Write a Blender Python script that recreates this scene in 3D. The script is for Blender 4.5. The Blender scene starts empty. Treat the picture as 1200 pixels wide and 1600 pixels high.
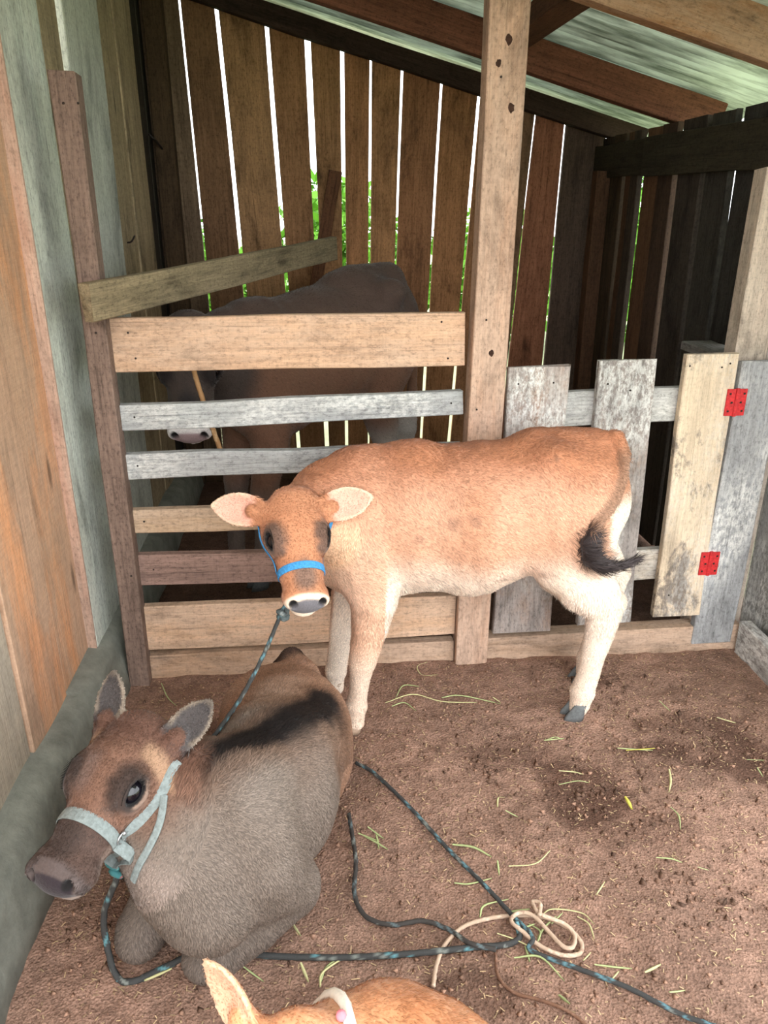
import bpy, math, random
import numpy as np
from mathutils import Vector, Matrix
from mathutils.bvhtree import BVHTree

random.seed(7); RNG = np.random.default_rng(7)
scene = bpy.context.scene
COL = scene.collection
def V(*a): return np.array(a, float)

# ------------------------------------------------------------------ camera, sky, exposure
PITCH, YAW, CAM_H, FPX = math.radians(21.8), math.radians(5.3), 1.5, 1200.0
cam = bpy.data.cameras.new('camera'); cam_o = bpy.data.objects.new('camera', cam); COL.objects.link(cam_o)
cam.sensor_fit = 'VERTICAL'; cam.sensor_height = 36.0; cam.lens = 36.0*FPX/1600.0
cam.clip_start = 0.02; cam.clip_end = 200
cam_o.location = (0, 0, CAM_H); cam_o.rotation_euler = (math.pi/2-PITCH, 0, -YAW)
scene.camera = cam_o

world = bpy.data.worlds.new('overcast_sky'); scene.world = world; world.use_nodes = True
bg = world.node_tree.nodes['Background']
bg.inputs[0].default_value = (0.93, 0.97, 1.0, 1); bg.inputs[1].default_value = 3.2
sun = bpy.data.lights.new('veiled_sun', 'SUN'); sun.energy = 0.9; sun.angle = math.radians(70); sun.color = (1, .97, .93)
sun_o = bpy.data.objects.new('veiled_sun', sun); COL.objects.link(sun_o)
sun_o.rotation_euler = (math.radians(52), 0, math.radians(14))
vs = scene.view_settings
vs.view_transform = 'Standard'; vs.look = 'None'; vs.exposure = 0.62; vs.gamma = 1.0; vs.use_curve_mapping = False

# ------------------------------------------------------------------ small helpers
def ray(x, y):
    u, v = (x-600)/FPX, (800-y)/FPX
    f = math.cos(PITCH)+math.sin(PITCH)*v; z = -math.sin(PITCH)+math.cos(PITCH)*v
    return V(u*math.cos(YAW)+f*math.sin(YAW), f*math.cos(YAW)-u*math.sin(YAW), z)
def at(x, y, X=None, Y=None, Z=None):
    d = ray(x, y)
    t = (Z-CAM_H)/d[2] if Z is not None else (Y/d[1] if Y is not None else X/d[0])
    return V(0, 0, CAM_H)+t*d
def srgb(r, g, b):
    c = np.array([r, g, b], float)/255
    return tuple(np.where(c <= .04045, c/12.92, ((c+.055)/1.055)**2.4))
def rgba(c): return (c[0], c[1], c[2], 1.0)
def unit(v): v = np.asarray(v, float); return v/np.linalg.norm(v)

def tag(o, label=None, cat=None, group=None, kind=None):
    if label: o['label'] = label
    if cat: o['category'] = cat
    if group: o['group'] = group
    if kind: o['kind'] = kind
    return o
def empty(name, loc, label=None, cat=None, group=None, kind=None):
    o = bpy.data.objects.new(name, None); COL.objects.link(o); o.location = loc
    o.empty_display_size = .05
    return tag(o, label, cat, group, kind)
WORLD = {}
def adopt(o, parent, world=None):
    if parent is not None:
        o.parent = parent
        o.matrix_parent_inverse = WORLD.get(parent.name, Matrix.Translation(parent.location)).inverted()
    if world is not None: WORLD[o.name] = world; o.matrix_basis = world
    else: WORLD[o.name] = Matrix.Identity(4)
    return o
def mesh_obj(name, verts, faces, mat, parent=None, smooth=False, color=None, vcol=None):
    me = bpy.data.meshes.new(name)
    verts = np.asarray(verts, np.float32)
    if isinstance(faces, np.ndarray):
        n, k = faces.shape
        me.vertices.add(len(verts)); me.vertices.foreach_set('co', verts.ravel())
        me.loops.add(n*k); me.loops.foreach_set('vertex_index', faces.astype(np.int32).ravel())
        me.polygons.add(n); me.polygons.foreach_set('loop_start', np.arange(0, n*k, k, dtype=np.int32))
        me.update(calc_edges=True)
    else:
        me.from_pydata([tuple(map(float, v)) for v in verts], [], [tuple(map(int, f)) for f in faces])
    if smooth: me.polygons.foreach_set('use_smooth', np.ones(len(me.polygons), bool))
    if vcol is not None:
        a = me.color_attributes.new('Col', 'FLOAT_COLOR', 'POINT')
        c = np.ones((len(verts), 4), np.float32); c[:, :3] = vcol
        a.data.foreach_set('color', c.ravel())
    me.materials.append(mat); me.validate(); me.update()
    o = bpy.data.objects.new(name, me); COL.objects.link(o)
    if color is not None: o.color = rgba(color)
    return adopt(o, parent)

# ------------------------------------------------------------------ materials
def new_mat(name):
    m = bpy.data.materials.new(name); m.use_nodes = True
    nt = m.node_tree; b = nt.nodes['Principled BSDF']
    return m, nt, b
def N(nt, t, **kw):
    n = nt.nodes.new(t)
    for k, v in kw.items():
        if k.startswith('_'): setattr(n, k[1:], v)
        else: n.inputs[k].default_value = v
    return n
def ramp(nt, src, stops):
    r = nt.nodes.new('ShaderNodeValToRGB'); nt.links.new(src, r.inputs[0])
    els = r.color_ramp.elements
    while len(els) < len(stops): els.new(.5)
    for e, (p, c) in zip(els, stops):
        e.position = p; e.color = (c, c, c, 1) if not isinstance(c, tuple) else rgba(c)
    return r.outputs[0]
def mixc(nt, mode, fac, a, b):
    m = nt.nodes.new('ShaderNodeMix'); m.data_type = 'RGBA'; m.blend_type = mode
    if isinstance(fac, (int, float)): m.inputs[0].default_value = fac
    else: nt.links.new(fac, m.inputs[0])
    for i, s in ((6, a), (7, b)):
        if isinstance(s, tuple): m.inputs[i].default_value = rgba(s)
        else: nt.links.new(s, m.inputs[i])
    return m.outputs[2]
def make_wood(name, grain=.55, weather=0.0, weather_col=(.42, .42, .40), stain=.5, saw=.12, rough=.85, bump=.5, wscale=(2.0, 9, 9), crust=0.0, wt=None):
    m, nt, b = new_mat(name); L = nt.links
    tc = N(nt, 'ShaderNodeTexCoord'); oi = N(nt, 'ShaderNodeObjectInfo')
    off = N(nt, 'ShaderNodeVectorMath', _operation='SCALE'); off.inputs[0].default_value = (13.1, 7.7, 5.3)
    L.new(oi.outputs['Random'], off.inputs['Scale'])
    add = N(nt, 'ShaderNodeVectorMath', _operation='ADD'); L.new(tc.outputs['Object'], add.inputs[0]); L.new(off.outputs[0], add.inputs[1])
    def mapped(s):
        mp = N(nt, 'ShaderNodeMapping'); mp.inputs['Scale'].default_value = s; L.new(add.outputs[0], mp.inputs[0]); return mp.outputs[0]
    def noise(s, scale=1.0, detail=5.0, rough_=.6, dist=0.0):
        n = N(nt, 'ShaderNodeTexNoise', Scale=scale, Detail=detail, Roughness=rough_, Distortion=dist); L.new(mapped(s), n.inputs['Vector']); return n.outputs['Fac']
    g1 = noise((1.3, 22, 22), detail=8, rough_=.7, dist=1.2)          # broad figure of the grain
    g2 = noise((9, 190, 190), detail=4, rough_=.7)                    # fibres
    crk = noise((1.6, 75, 75), detail=5, rough_=.75, dist=.5)         # long dark checks
    st = noise((2.2, 5.5, 5.5), detail=8, rough_=.72, dist=.4)        # blotches
    spk = noise((60, 110, 110), detail=3, rough_=.8)                  # speckle of dirt
    sw = noise((130, 9, 9), detail=3, rough_=.7, dist=.8)             # saw marks
    kn = N(nt, 'ShaderNodeTexVoronoi', Scale=1.0); L.new(mapped((1.7, 6, 6)), kn.inputs['Vector'])
    col = mixc(nt, 'MULTIPLY', grain, oi.outputs['Color'], ramp(nt, g1, [(.28, .42), (.48, .95), (.72, 1.3)]))
    if weather:
        wn = noise(wscale, detail=9, rough_=.75, dist=.3)
        wt = wt or (.5-.2*weather-.04, .5-.2*weather+.12)
        wf = ramp(nt, wn, [(wt[0], 0.0), (wt[1], weather)])
        col = mixc(nt, 'MIX', wf, col, weather_col)
    if crust:
        c1_ = noise((2.6, 4.5, 4.5), detail=3, rough_=.5); c2_ = noise((40, 70, 70), detail=6, rough_=.75)
        cf = N(nt, 'ShaderNodeMath', _operation='MULTIPLY'); L.new(ramp(nt, c1_, [(.45, 0.0), (.62, 1.0)]), cf.inputs[0]); L.new(ramp(nt, c2_, [(.42, 0.0), (.56, crust)]), cf.inputs[1])
        col = mixc(nt, 'MIX', cf.outputs[0], col, srgb(222, 220, 214))
    col = mixc(nt, 'MULTIPLY', grain, col, ramp(nt, g2, [(.3, .6), (.55, 1.05), (.75, 1.25)]))
    col = mixc(nt, 'MULTIPLY', min(1, grain*1.3), col, ramp(nt, crk, [(.30, .25), (.40, .95), (.6, 1.0)]))
    col = mixc(nt, 'MULTIPLY', stain, col, ramp(nt, st, [(.3, .3), (.47, .95), (.7, 1.2)]))
    col = mixc(nt, 'MULTIPLY', stain*.8, col, ramp(nt, spk, [(.32, .45), (.48, 1.0), (.75, 1.15)]))
    col = mixc(nt, 'MULTIPLY', saw, col, ramp(nt, sw, [(.35, .6), (.6, 1.15)]))
    col = mixc(nt, 'MULTIPLY', .75, col, ramp(nt, kn.outputs['Distance'], [(.04, .22), (.11, 1.0)]))
    L.new(col, b.inputs['Base Color']); b.inputs['Roughness'].default_value = rough; b.inputs['Specular IOR Level'].default_value = .2
    bp = N(nt, 'ShaderNodeBump', Strength=bump, Distance=.004)
    sm = N(nt, 'ShaderNodeMath', _operation='ADD'); L.new(g2, sm.inputs[0]); L.new(crk, sm.inputs[1])
    sm2 = N(nt, 'ShaderNodeMath', _operation='MULTIPLY_ADD'); L.new(sw, sm2.inputs[0]); sm2.inputs[1].default_value = saw*2; L.new(sm.outputs[0], sm2.inputs[2])
    L.new(sm2.outputs[0], bp.inputs['Height']); L.new(bp.outputs[0], b.inputs['Normal'])
    return m
M = {}
M['sawn'] = make_wood('sawn_wood', grain=.42, weather=.35, weather_col=srgb(206, 184, 166), stain=.8, saw=.15)
M['dark'] = make_wood('old_dark_wood', grain=.65, stain=.95, saw=.2)
M['grey'] = make_wood('weathered_grey_wood', grain=.6, weather=.6, weather_col=srgb(166, 164, 162), stain=.9, saw=.12, wscale=(3.0, 5, 5), crust=.85)
M['patchy'] = make_wood('patchy_tan_wood', grain=.45, weather=.85, weather_col=srgb(112, 103, 97), stain=.5, saw=.1, wscale=(3.4, 5, 5), crust=.3, wt=(.50, .57))
M['orange'] = make_wood('orange_wall_wood', grain=.45, weather=.5, weather_col=srgb(168, 160, 146), stain=.45, saw=.2, wscale=(1.2, 5, 5))
M['mossy'] = make_wood('pale_green_grey_wood', grain=.5, weather=.6, weather_col=srgb(216, 218, 206), stain=.85, saw=.10)

def simple(name, col, rough=.6, spec=.4, metal=0.0, bump=None, var=0.0, vscale=20):
    m, nt, b = new_mat(name); L = nt.links
    b.inputs['Roughness'].default_value = rough; b.inputs['Specular IOR Level'].default_value = spec; b.inputs['Metallic'].default_value = metal
    tc = N(nt, 'ShaderNodeTexCoord'); n = N(nt, 'ShaderNodeTexNoise', Scale=vscale, Detail=6.0, Roughness=.65); L.new(tc.outputs['Object'], n.inputs['Vector'])
    c = mixc(nt, 'MULTIPLY', var, tuple(col), ramp(nt, n.outputs['Fac'], [(.3, .45), (.65, 1.25)]))
    L.new(c, b.inputs['Base Color'])
    if bump:
        bp = N(nt, 'ShaderNodeBump', Strength=bump, Distance=.01); L.new(n.outputs['Fac'], bp.inputs['Height']); L.new(bp.outputs[0], b.inputs['Normal'])
    return m
M['cement'] = simple('mossy_cement', srgb(128, 129, 119), .9, .2, bump=.5, var=.6, vscale=14)
M['iron'] = simple('rusty_nail_iron', srgb(60, 52, 48), .6, .4, metal=.6, var=.5, vscale=200)
M['red'] = simple('chipped_red_paint', srgb(200, 44, 46), .5, .4, var=.7, vscale=120, bump=.3)
M['straw'] = simple('straw', srgb(205, 190, 130), .8, .2, var=.3, vscale=80)
M['grass'] = simple('cut_grass', srgb(168, 178, 124), .7, .3, var=.3, vscale=60)
M['leafmat'] = simple('leaf_green', srgb(95, 150, 40), .6, .3, var=.5, vscale=6)
M['lawn'] = simple('lawn', srgb(152, 158, 122), .9, .2, var=.6, vscale=3)
M['eye'] = simple('eye_dark', srgb(16, 14, 20), .07, .6)
M['lash'] = simple('eyelash_hair', srgb(20, 17, 16), .7, .2)
M['hoof_grey'] = simple('hoof_horn_grey', srgb(96, 98, 98), .6, .3, var=.6, vscale=120)
M['hoof_pale'] = simple('hoof_horn_pale', srgb(176, 150, 128), .6, .3, var=.5, vscale=120)
M['halter_blue'] = simple('blue_woven_strap', srgb(70, 150, 210), .75, .3, var=.6, vscale=170, bump=.5)
M['halter_grey'] = simple('grimy_grey_strap', srgb(128, 136, 134), .85, .2, var=.55, vscale=120, bump=.4)
M['halter_white'] = simple('white_collar', srgb(225, 215, 200), .8, .2, var=.3, vscale=80)
M['metal'] = simple('dull_metal', srgb(170, 172, 172), .35, .5, metal=.8, var=.3, vscale=100)
M['crumb'] = simple('dirt_crumb', srgb(120, 88, 68), .95, .1, var=.5, vscale=30)

def vcol_mat(name, rough=.8, spec=.2, sheen=0.0, noise=.35, nscale=240, bump=.3, bdist=.002):
    m, nt, b = new_mat(name); L = nt.links
    at_ = N(nt, 'ShaderNodeVertexColor', _layer_name='Col')
    tc = N(nt, 'ShaderNodeTexCoord'); n = N(nt, 'ShaderNodeTexNoise', Scale=nscale, Detail=3.0); L.new(tc.outputs['Object'], n.inputs['Vector'])
    c = mixc(nt, 'MULTIPLY', noise, at_.outputs[0], ramp(nt, n.outputs['Fac'], [(.3, .6), (.7, 1.3)]))
    L.new(c, b.inputs['Base Color']); b.inputs['Roughness'].default_value = rough; b.inputs['Specular IOR Level'].default_value = spec
    if sheen: b.inputs['Sheen Weight'].default_value = sheen; b.inputs['Sheen Roughness'].default_value = .5
    bp = N(nt, 'ShaderNodeBump', Strength=bump, Distance=bdist); L.new(n.outputs['Fac'], bp.inputs['Height']); L.new(bp.outputs[0], b.inputs['Normal'])
    return m
M['coat'] = vcol_mat('calf_coat', .75, .15, .15, .3, 220, .35, .003)
M['hair'] = vcol_mat('calf_hair', .6, .25, .0, .0, 10, 0.0)
M['rope'] = vcol_mat('braided_rope', .8, .2, 0, .3, 500, .4, .002)
def make_dirt():
    m, nt, b = new_mat('trodden_dirt'); L = nt.links
    at_ = N(nt, 'ShaderNodeVertexColor', _layer_name='Col'); tc = N(nt, 'ShaderNodeTexCoord')
    def noise(s, d=6.0, r=.65):
        n = N(nt, 'ShaderNodeTexNoise', Scale=s, Detail=d, Roughness=r); L.new(tc.outputs['Object'], n.inputs['Vector']); return n.outputs['Fac']
    n1, n2, n3 = noise(3.2), noise(22), noise(150, 4.0, .8)
    vo = N(nt, 'ShaderNodeTexVoronoi', Scale=170.0); L.new(tc.outputs['Object'], vo.inputs['Vector'])
    c = mixc(nt, 'MULTIPLY', .55, at_.outputs[0], ramp(nt, n1, [(.32, .55), (.6, 1.15)]))
    c = mixc(nt, 'MULTIPLY', .6, c, ramp(nt, n2, [(.3, .5), (.65, 1.2)]))
    c = mixc(nt, 'MULTIPLY', .75, c, ramp(nt, n3, [(.33, .35), (.52, .95), (.72, 1.6)]))
    L.new(c, b.inputs['Base Color']); b.inputs['Roughness'].default_value = .95; b.inputs['Specular IOR Level'].default_value = .15
    a = N(nt, 'ShaderNodeMath', _operation='MULTIPLY_ADD'); L.new(n2, a.inputs[0]); a.inputs[1].default_value = 2.5; L.new(n3, a.inputs[2])
    a2 = N(nt, 'ShaderNodeMath', _operation='MULTIPLY_ADD'); L.new(vo.outputs['Distance'], a2.inputs[0]); a2.inputs[1].default_value = .8; L.new(a.outputs[0], a2.inputs[2])
    bp = N(nt, 'ShaderNodeBump', Strength=.8, Distance=.008); L.new(a2.outputs[0], bp.inputs['Height']); L.new(bp.outputs[0], b.inputs['Normal'])
    return m
M['dirt'] = make_dirt()
def make_sheet():
    m, nt, b = new_mat('fibre_cement_sheet'); L = nt.links
    tc = N(nt, 'ShaderNodeTexCoord'); mp = N(nt, 'ShaderNodeMapping'); mp.inputs['Scale'].default_value = (2.2, 22, 3); L.new(tc.outputs['Object'], mp.inputs[0])
    n = N(nt, 'ShaderNodeTexNoise', Scale=1.0, Detail=7.0, Roughness=.7); L.new(mp.outputs[0], n.inputs['Vector'])
    n2 = N(nt, 'ShaderNodeTexNoise', Scale=3.0, Detail=4.0); L.new(tc.outputs['Object'], n2.inputs['Vector'])
    c = mixc(nt, 'MIX', ramp(nt, n.outputs['Fac'], [(.38, 0.0), (.6, 1.0)]), srgb(140, 150, 138), srgb(226, 234, 222))
    c = mixc(nt, 'MULTIPLY', .5, c, ramp(nt, n2.outputs['Fac'], [(.3, .6), (.65, 1.1)]))
    L.new(c, b.inputs['Base Color']); b.inputs['Roughness'].default_value = .85
    tr = N(nt, 'ShaderNodeBsdfTranslucent'); L.new(c, tr.inputs['Color']); mx = N(nt, 'ShaderNodeMixShader', Fac=.28)
    L.new(b.outputs[0], mx.inputs[1]); L.new(tr.outputs[0], mx.inputs[2]); L.new(mx.outputs[0], nt.nodes['Material Output'].inputs['Surface'])
    return m
M['sheet'] = make_sheet()

# ------------------------------------------------------------------ boards
def board(name, p0, p1, w0, w1, th, nrm, color, mat, parent, rough=.0035, seg=4, seed=None):
    """A rough-sawn board: length p0->p1 (local X), width across (local Y), thickness along nrm (local Z, +Z the shown face)."""
    rs = random.Random(seed if seed is not None else random.random())
    p0, p1 = V(*p0), V(*p1); ln = np.linalg.norm(p1-p0); ax = (p1-p0)/ln
    nz = unit(np.asarray(nrm, float)-np.dot(nrm, ax)*ax); ay = np.cross(nz, ax)
    vs_, fs = [], []
    be = min(.003, th*.2)
    for i in range(seg+1):
        t = i/seg; x = (t-.5)*ln; w = w0+(w1-w0)*t
        a = w/2+rs.uniform(-rough, rough); c = w/2+rs.uniform(-rough, rough); dz = rs.uniform(-rough, rough)*.6
        for (y, z) in ((-a, -th/2), (c, -th/2), (c, th/2-be), (c-be, th/2), (-a+be, th/2), (-a, th/2-be)):
            vs_.append((x+(rs.uniform(-rough, rough) if i in (0, seg) else 0), y, z+dz))
    k = 6
    for i in range(seg):
        for j in range(k):
            fs.append((i*k+j, i*k+(j+1) % k, (i+1)*k+(j+1) % k, (i+1)*k+j))
    fs.append(tuple(range(k-1, -1, -1))); fs.append(tuple(seg*k+j for j in range(k)))
    fs = [tuple(reversed(f)) for f in fs]
    me = bpy.data.meshes.new(name); me.from_pydata(vs_, [], fs); me.materials.append(mat); me.update()
    import bmesh
    bm = bmesh.new(); bm.from_mesh(me); bmesh.ops.recalc_face_normals(bm, faces=bm.faces); bm.to_mesh(me); bm.free()
    o = bpy.data.objects.new(name, me); COL.objects.link(o); o.color = rgba(color)
    c = (p0+p1)/2
    R = Matrix(((ax[0], ay[0], nz[0], c[0]), (ax[1], ay[1], nz[1], c[1]), (ax[2], ay[2], nz[2], c[2]), (0, 0, 0, 1)))
    adopt(o, parent, R)
    return o
def vary(c, a=.12):
    k = 1+random.uniform(-a, a); return tuple(max(0, v*k*(1+random.uniform(-a/3, a/3))) for v in c)

# ------------------------------------------------------------------ the ground
def vnoise(p, seed=0):
    """cheap smooth value noise on Nx3 (or Nx2) points"""
    p = np.asarray(p, float)
    if p.shape[1] == 2: p = np.c_[p, np.zeros(len(p))]
    i = np.floor(p).astype(np.int64); f = p-i; f = f*f*(3-2*f)
    def h(a): 
        n = (a[:, 0]*73856093) ^ (a[:, 1]*19349663) ^ (a[:, 2]*83492791) ^ (seed*2654435761)
        n = (n ^ (n >> 13))*1274126177; n = n ^ (n >> 16)
        return (n & 0xffff)/65535.0
    out = 0
    for dx in (0, 1):
        for dy in (0, 1):
            for dz in (0, 1):
                w = (f[:, 0] if dx else 1-f[:, 0])*(f[:, 1] if dy else 1-f[:, 1])*(f[:, 2] if dz else 1-f[:, 2])
                out = out+w*h(i+np.array([dx, dy, dz]))
    return out
def sstep(a, b, x): t = np.clip((x-a)/(b-a), 0, 1); return t*t*(3-2*t)
def ground_z(xy):
    xy = np.asarray(xy, float)
    z = (vnoise(xy*4, 1)-.5)*.022+(vnoise(xy*13, 2)-.5)*.011+(vnoise(xy*42, 3)-.5)*.006
    return z
xs = np.arange(-1.0, 1.75, .0125); ys = np.r_[np.arange(-2.4, .7, .06), np.arange(.7, 2.5, .0125), np.arange(2.5, 4.46, .03)]
GX, GY = np.meshgrid(xs, ys, indexing='ij'); gxy = np.c_[GX.ravel(), GY.ravel()]
gz = ground_z(gxy)
ny = len(ys); ii, jj = np.meshgrid(np.arange(len(xs)-1), np.arange(ny-1), indexing='ij')
gf = np.stack([ii*ny+jj, (ii+1)*ny+jj, (ii+1)*ny+jj+1, ii*ny+jj+1], -1).reshape(-1, 4)
gc = np.tile(np.array(srgb(162, 128, 110)), (len(gxy), 1))
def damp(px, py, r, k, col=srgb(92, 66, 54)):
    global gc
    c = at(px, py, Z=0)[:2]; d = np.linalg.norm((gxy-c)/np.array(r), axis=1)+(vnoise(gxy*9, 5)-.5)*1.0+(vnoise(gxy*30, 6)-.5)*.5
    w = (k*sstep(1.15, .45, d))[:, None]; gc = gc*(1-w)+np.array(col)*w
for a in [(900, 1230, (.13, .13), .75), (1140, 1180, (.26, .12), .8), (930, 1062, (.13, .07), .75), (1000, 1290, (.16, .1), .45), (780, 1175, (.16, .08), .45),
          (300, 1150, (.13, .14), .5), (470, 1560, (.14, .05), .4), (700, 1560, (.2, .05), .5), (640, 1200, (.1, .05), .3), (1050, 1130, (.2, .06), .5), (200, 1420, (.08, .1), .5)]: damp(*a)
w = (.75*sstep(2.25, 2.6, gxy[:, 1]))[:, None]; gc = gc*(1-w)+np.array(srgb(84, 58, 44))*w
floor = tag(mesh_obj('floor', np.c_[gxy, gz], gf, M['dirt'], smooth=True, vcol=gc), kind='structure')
lw = [(-30, -30, -.06), (30, -30, -.06), (30, 40, -.06), (-30, 40, -.06)]
tag(mesh_obj('ground', lw, [(0, 1, 2, 3)], M['lawn']), kind='structure')

# ------------------------------------------------------------------ walls
WL, WR, WB = -.74, 1.55, 4.35
def roof_z(X): return 2.385-.272*(X+.5)          # underside of the rafters
# left wall
wl = empty('wall_left', (WL, 2.3, 0), kind='structure')
OR, GG, BL, YB, DK = srgb(216, 158, 116), srgb(182, 172, 154), srgb(206, 210, 200), srgb(178, 158, 126), srgb(70, 62, 54)
for i, (y0, y1, dx, c, m, tilt) in enumerate([(.30, .72, 0, GG, 'mossy', 0), (.73, 1.18, .004, OR, 'sawn', 0), (1.19, 1.642, 0, srgb(196, 178, 156), 'orange', 0), (1.652, 1.925, .006, OR, 'orange', 0), (1.935, 2.19, 0, OR, 'orange', 0),
        (2.186, 2.53, .026, BL, 'mossy', .0), (2.53, 2.80, .002, YB, 'dark', .0), (2.81, 3.28, .014, BL, 'mossy', .03), (3.29, 3.62, .0, YB, 'dark', 0), (3.625, 3.98, .004, YB, 'dark', 0), (3.975, 4.1, -.02, DK, 'dark', 0), (4.095, 4.25, -.024, DK, 'dark', 0), (4.245, 4.4, -.02, DK, 'dark', 0)]):
    board('board', (WL-.012+dx, (y0+y1)/2-tilt, .13), (WL-.012+dx, (y0+y1)/2+tilt, 2.6), y1-y0, y1-y0, .026, (1, 0, 0), vary(c, .06), M[m], wl, seed=i)
board('batten', (WL+.012, 2.181, .19), (WL+.012, 2.181, 2.6), .036, .036, .010, (0, -1, 0), srgb(186, 148, 128), M['sawn'], wl)
# cement kerb under the left wall
kv, kf = [], []
prof = [(-.10, -.05), (.095, -.05), (.084, .05), (.074, .12), (.06, .165), (.035, .185), (-.02, .195), (-.10, .195)]
yk = np.linspace(.2, 4.32, 60)
for i, y in enumerate(yk):
    k = 1+.18*sstep(2.1, 1.2, y)
    for j, (px, pz) in enumerate(prof):
        n1 = vnoise(np.array([[y*5, j*.7]]), 11)[0]-.5; n2 = vnoise(np.array([[y*16, j*1.3]]), 12)[0]-.5
        kv.append((WL+px+.02*n1+.008*n2, y, pz*(k if pz > 0 else 1)+.018*n1*(pz > 0)))
n = len(prof)
for i in range(len(yk)-1):
    for j in range(n): kf.append((i*n+j, (i+1)*n+j, (i+1)*n+(j+1) % n, i*n+(j+1) % n))
kf += [tuple(range(n)), tuple(reversed(range((len(yk)-1)*n, len(yk)*n)))]
tag(mesh_obj('trim_1', kv, kf, M['cement'], smooth=True), 'grey mossy cement kerb along the foot of the left plank wall', kind='structure')
# back wall: gap lines (X at z 1.56, X at z 1.0, gap width)
wb = empty('wall_back', (.4, WB, 0), kind='structure')
gaps = [(-.82, -.82, 0), (-.555, -.545, .012), (-.369, -.348, .020), (-.142, -.124, .020), (.042, .052, .028), (.191, .187, .02), (.329, .322, .014), (.477, .460, .012), (.675, .654, .017),
        (.864, .834, .02), (1.01, 1.0, .006), (1.167, 1.138, .011), (1.342, 1.334, .014), (1.57, 1.57, 0)]
bcol = [srgb(124, 102, 82), srgb(136, 102, 74), srgb(182, 140, 100), srgb(166, 122, 86), srgb(176, 130, 90), srgb(174, 126, 86), srgb(186, 136, 94), srgb(166, 116, 82), srgb(178, 126, 86), srgb(174, 124, 86), srgb(138, 106, 80), srgb(160, 108, 80), srgb(96, 78, 66)]
def gx(g, z): return g[0]+(g[1]-g[0])*(1.56-z)/.56
for i in range(len(gaps)-1):
    a, b2 = gaps[i], gaps[i+1]; zb = .10; zt = roof_z((a[0]+b2[0])/2)+.075
    l0, r0 = gx(a, zb)+a[2]/2, gx(b2, zb)-b2[2]/2; l1, r1 = gx(a, zt)+a[2]/2, gx(b2, zt)-b2[2]/2
    board('board', ((l0+r0)/2, WB, zb), ((l1+r1)/2, WB, zt), r0-l0, r1-l1, .026, (0, -1, 0), vary(bcol[i], .05), M['dark'], wb, seed=100+i, rough=.0025)
board('base_board', (-.74, WB-.03, .07), (1.56, WB-.03, .07), .2, .2, .03, (0, -1, 0), srgb(88, 66, 48), M['dark'], wb)
board('corner_post', (-.69, WB-.05, 0), (-.69, WB-.05, 2.5), .09, .09, .07, (0, -1, 0), srgb(84, 66, 48), M['dark'], wb)
board('brace', (.02, WB-.06, 1.05), (.15, WB-.04, 1.66), .065, .07, .03, (0, -1, 0), srgb(110, 74, 52), M['dark'], wb)
# right wall
wr = empty('wall_right', (WR, 3, 0), kind='structure')
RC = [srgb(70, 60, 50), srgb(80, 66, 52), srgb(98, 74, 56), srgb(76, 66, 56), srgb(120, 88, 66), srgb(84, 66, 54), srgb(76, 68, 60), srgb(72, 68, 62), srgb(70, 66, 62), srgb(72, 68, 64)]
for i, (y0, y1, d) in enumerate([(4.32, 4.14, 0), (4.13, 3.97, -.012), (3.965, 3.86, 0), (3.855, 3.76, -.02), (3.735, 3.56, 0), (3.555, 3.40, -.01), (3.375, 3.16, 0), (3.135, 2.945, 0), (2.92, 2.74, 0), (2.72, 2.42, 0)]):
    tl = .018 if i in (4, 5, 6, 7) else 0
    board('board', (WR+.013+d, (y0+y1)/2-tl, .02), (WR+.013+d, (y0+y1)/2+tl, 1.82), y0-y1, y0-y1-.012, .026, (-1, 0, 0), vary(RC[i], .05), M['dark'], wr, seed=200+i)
for i, (y0, y1) in enumerate([(2.38, 2.18), (2.17, 1.95), (1.94, 1.72)]):
    board('board', (WR+.013, (y0+y1)/2, .02), (WR+.013, (y0+y1)/2, 1.62), y0-y1, y0-y1, .026, (-1, 0, 0), vary(srgb(112, 108, 100), .05), M['grey'], wr, seed=220+i)
for y0 in (3.145, 2.93):
    board('batten', (WR+.05, y0, .02), (WR+.05, y0+.01, 1.8), .06, .06, .02, (-1, 0, 0), srgb(190, 188, 178), M['grey'], wr)
board('top_rail', (WR-.018, 4.32, 1.705), (WR-.018, 3.69, 1.70), .155, .15, .035, (-1, 0, 0), srgb(62, 56, 44), M['dark'], wr, seed=11)
board('top_rail', (WR-.02, 3.685, 1.70), (WR-.02, 2.2, 1.685), .16, .16, .035, (-1, 0, 0), srgb(66, 60, 48), M['dark'], wr, seed=12)
board('base_board', (WR-.045, 2.27, .045), (WR-.045, 1.3, .035), .15, .15, .04, (-1, 0, 0), srgb(128, 112, 98), M['grey'], wr)
board('corner_post', (WR-.05, 4.16, 0), (WR-.05, 4.16, 1.66), .08, .08, .07, (-1, 0, 0), srgb(96, 70, 52), M['dark'], wr)
board('shelf_cleat', (WR-.08, 2.86, 1.0), (WR-.08, 2.62, 1.0), .12, .12, .03, (0, 0, 1), srgb(130, 122, 112), M['grey'], wr)

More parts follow.
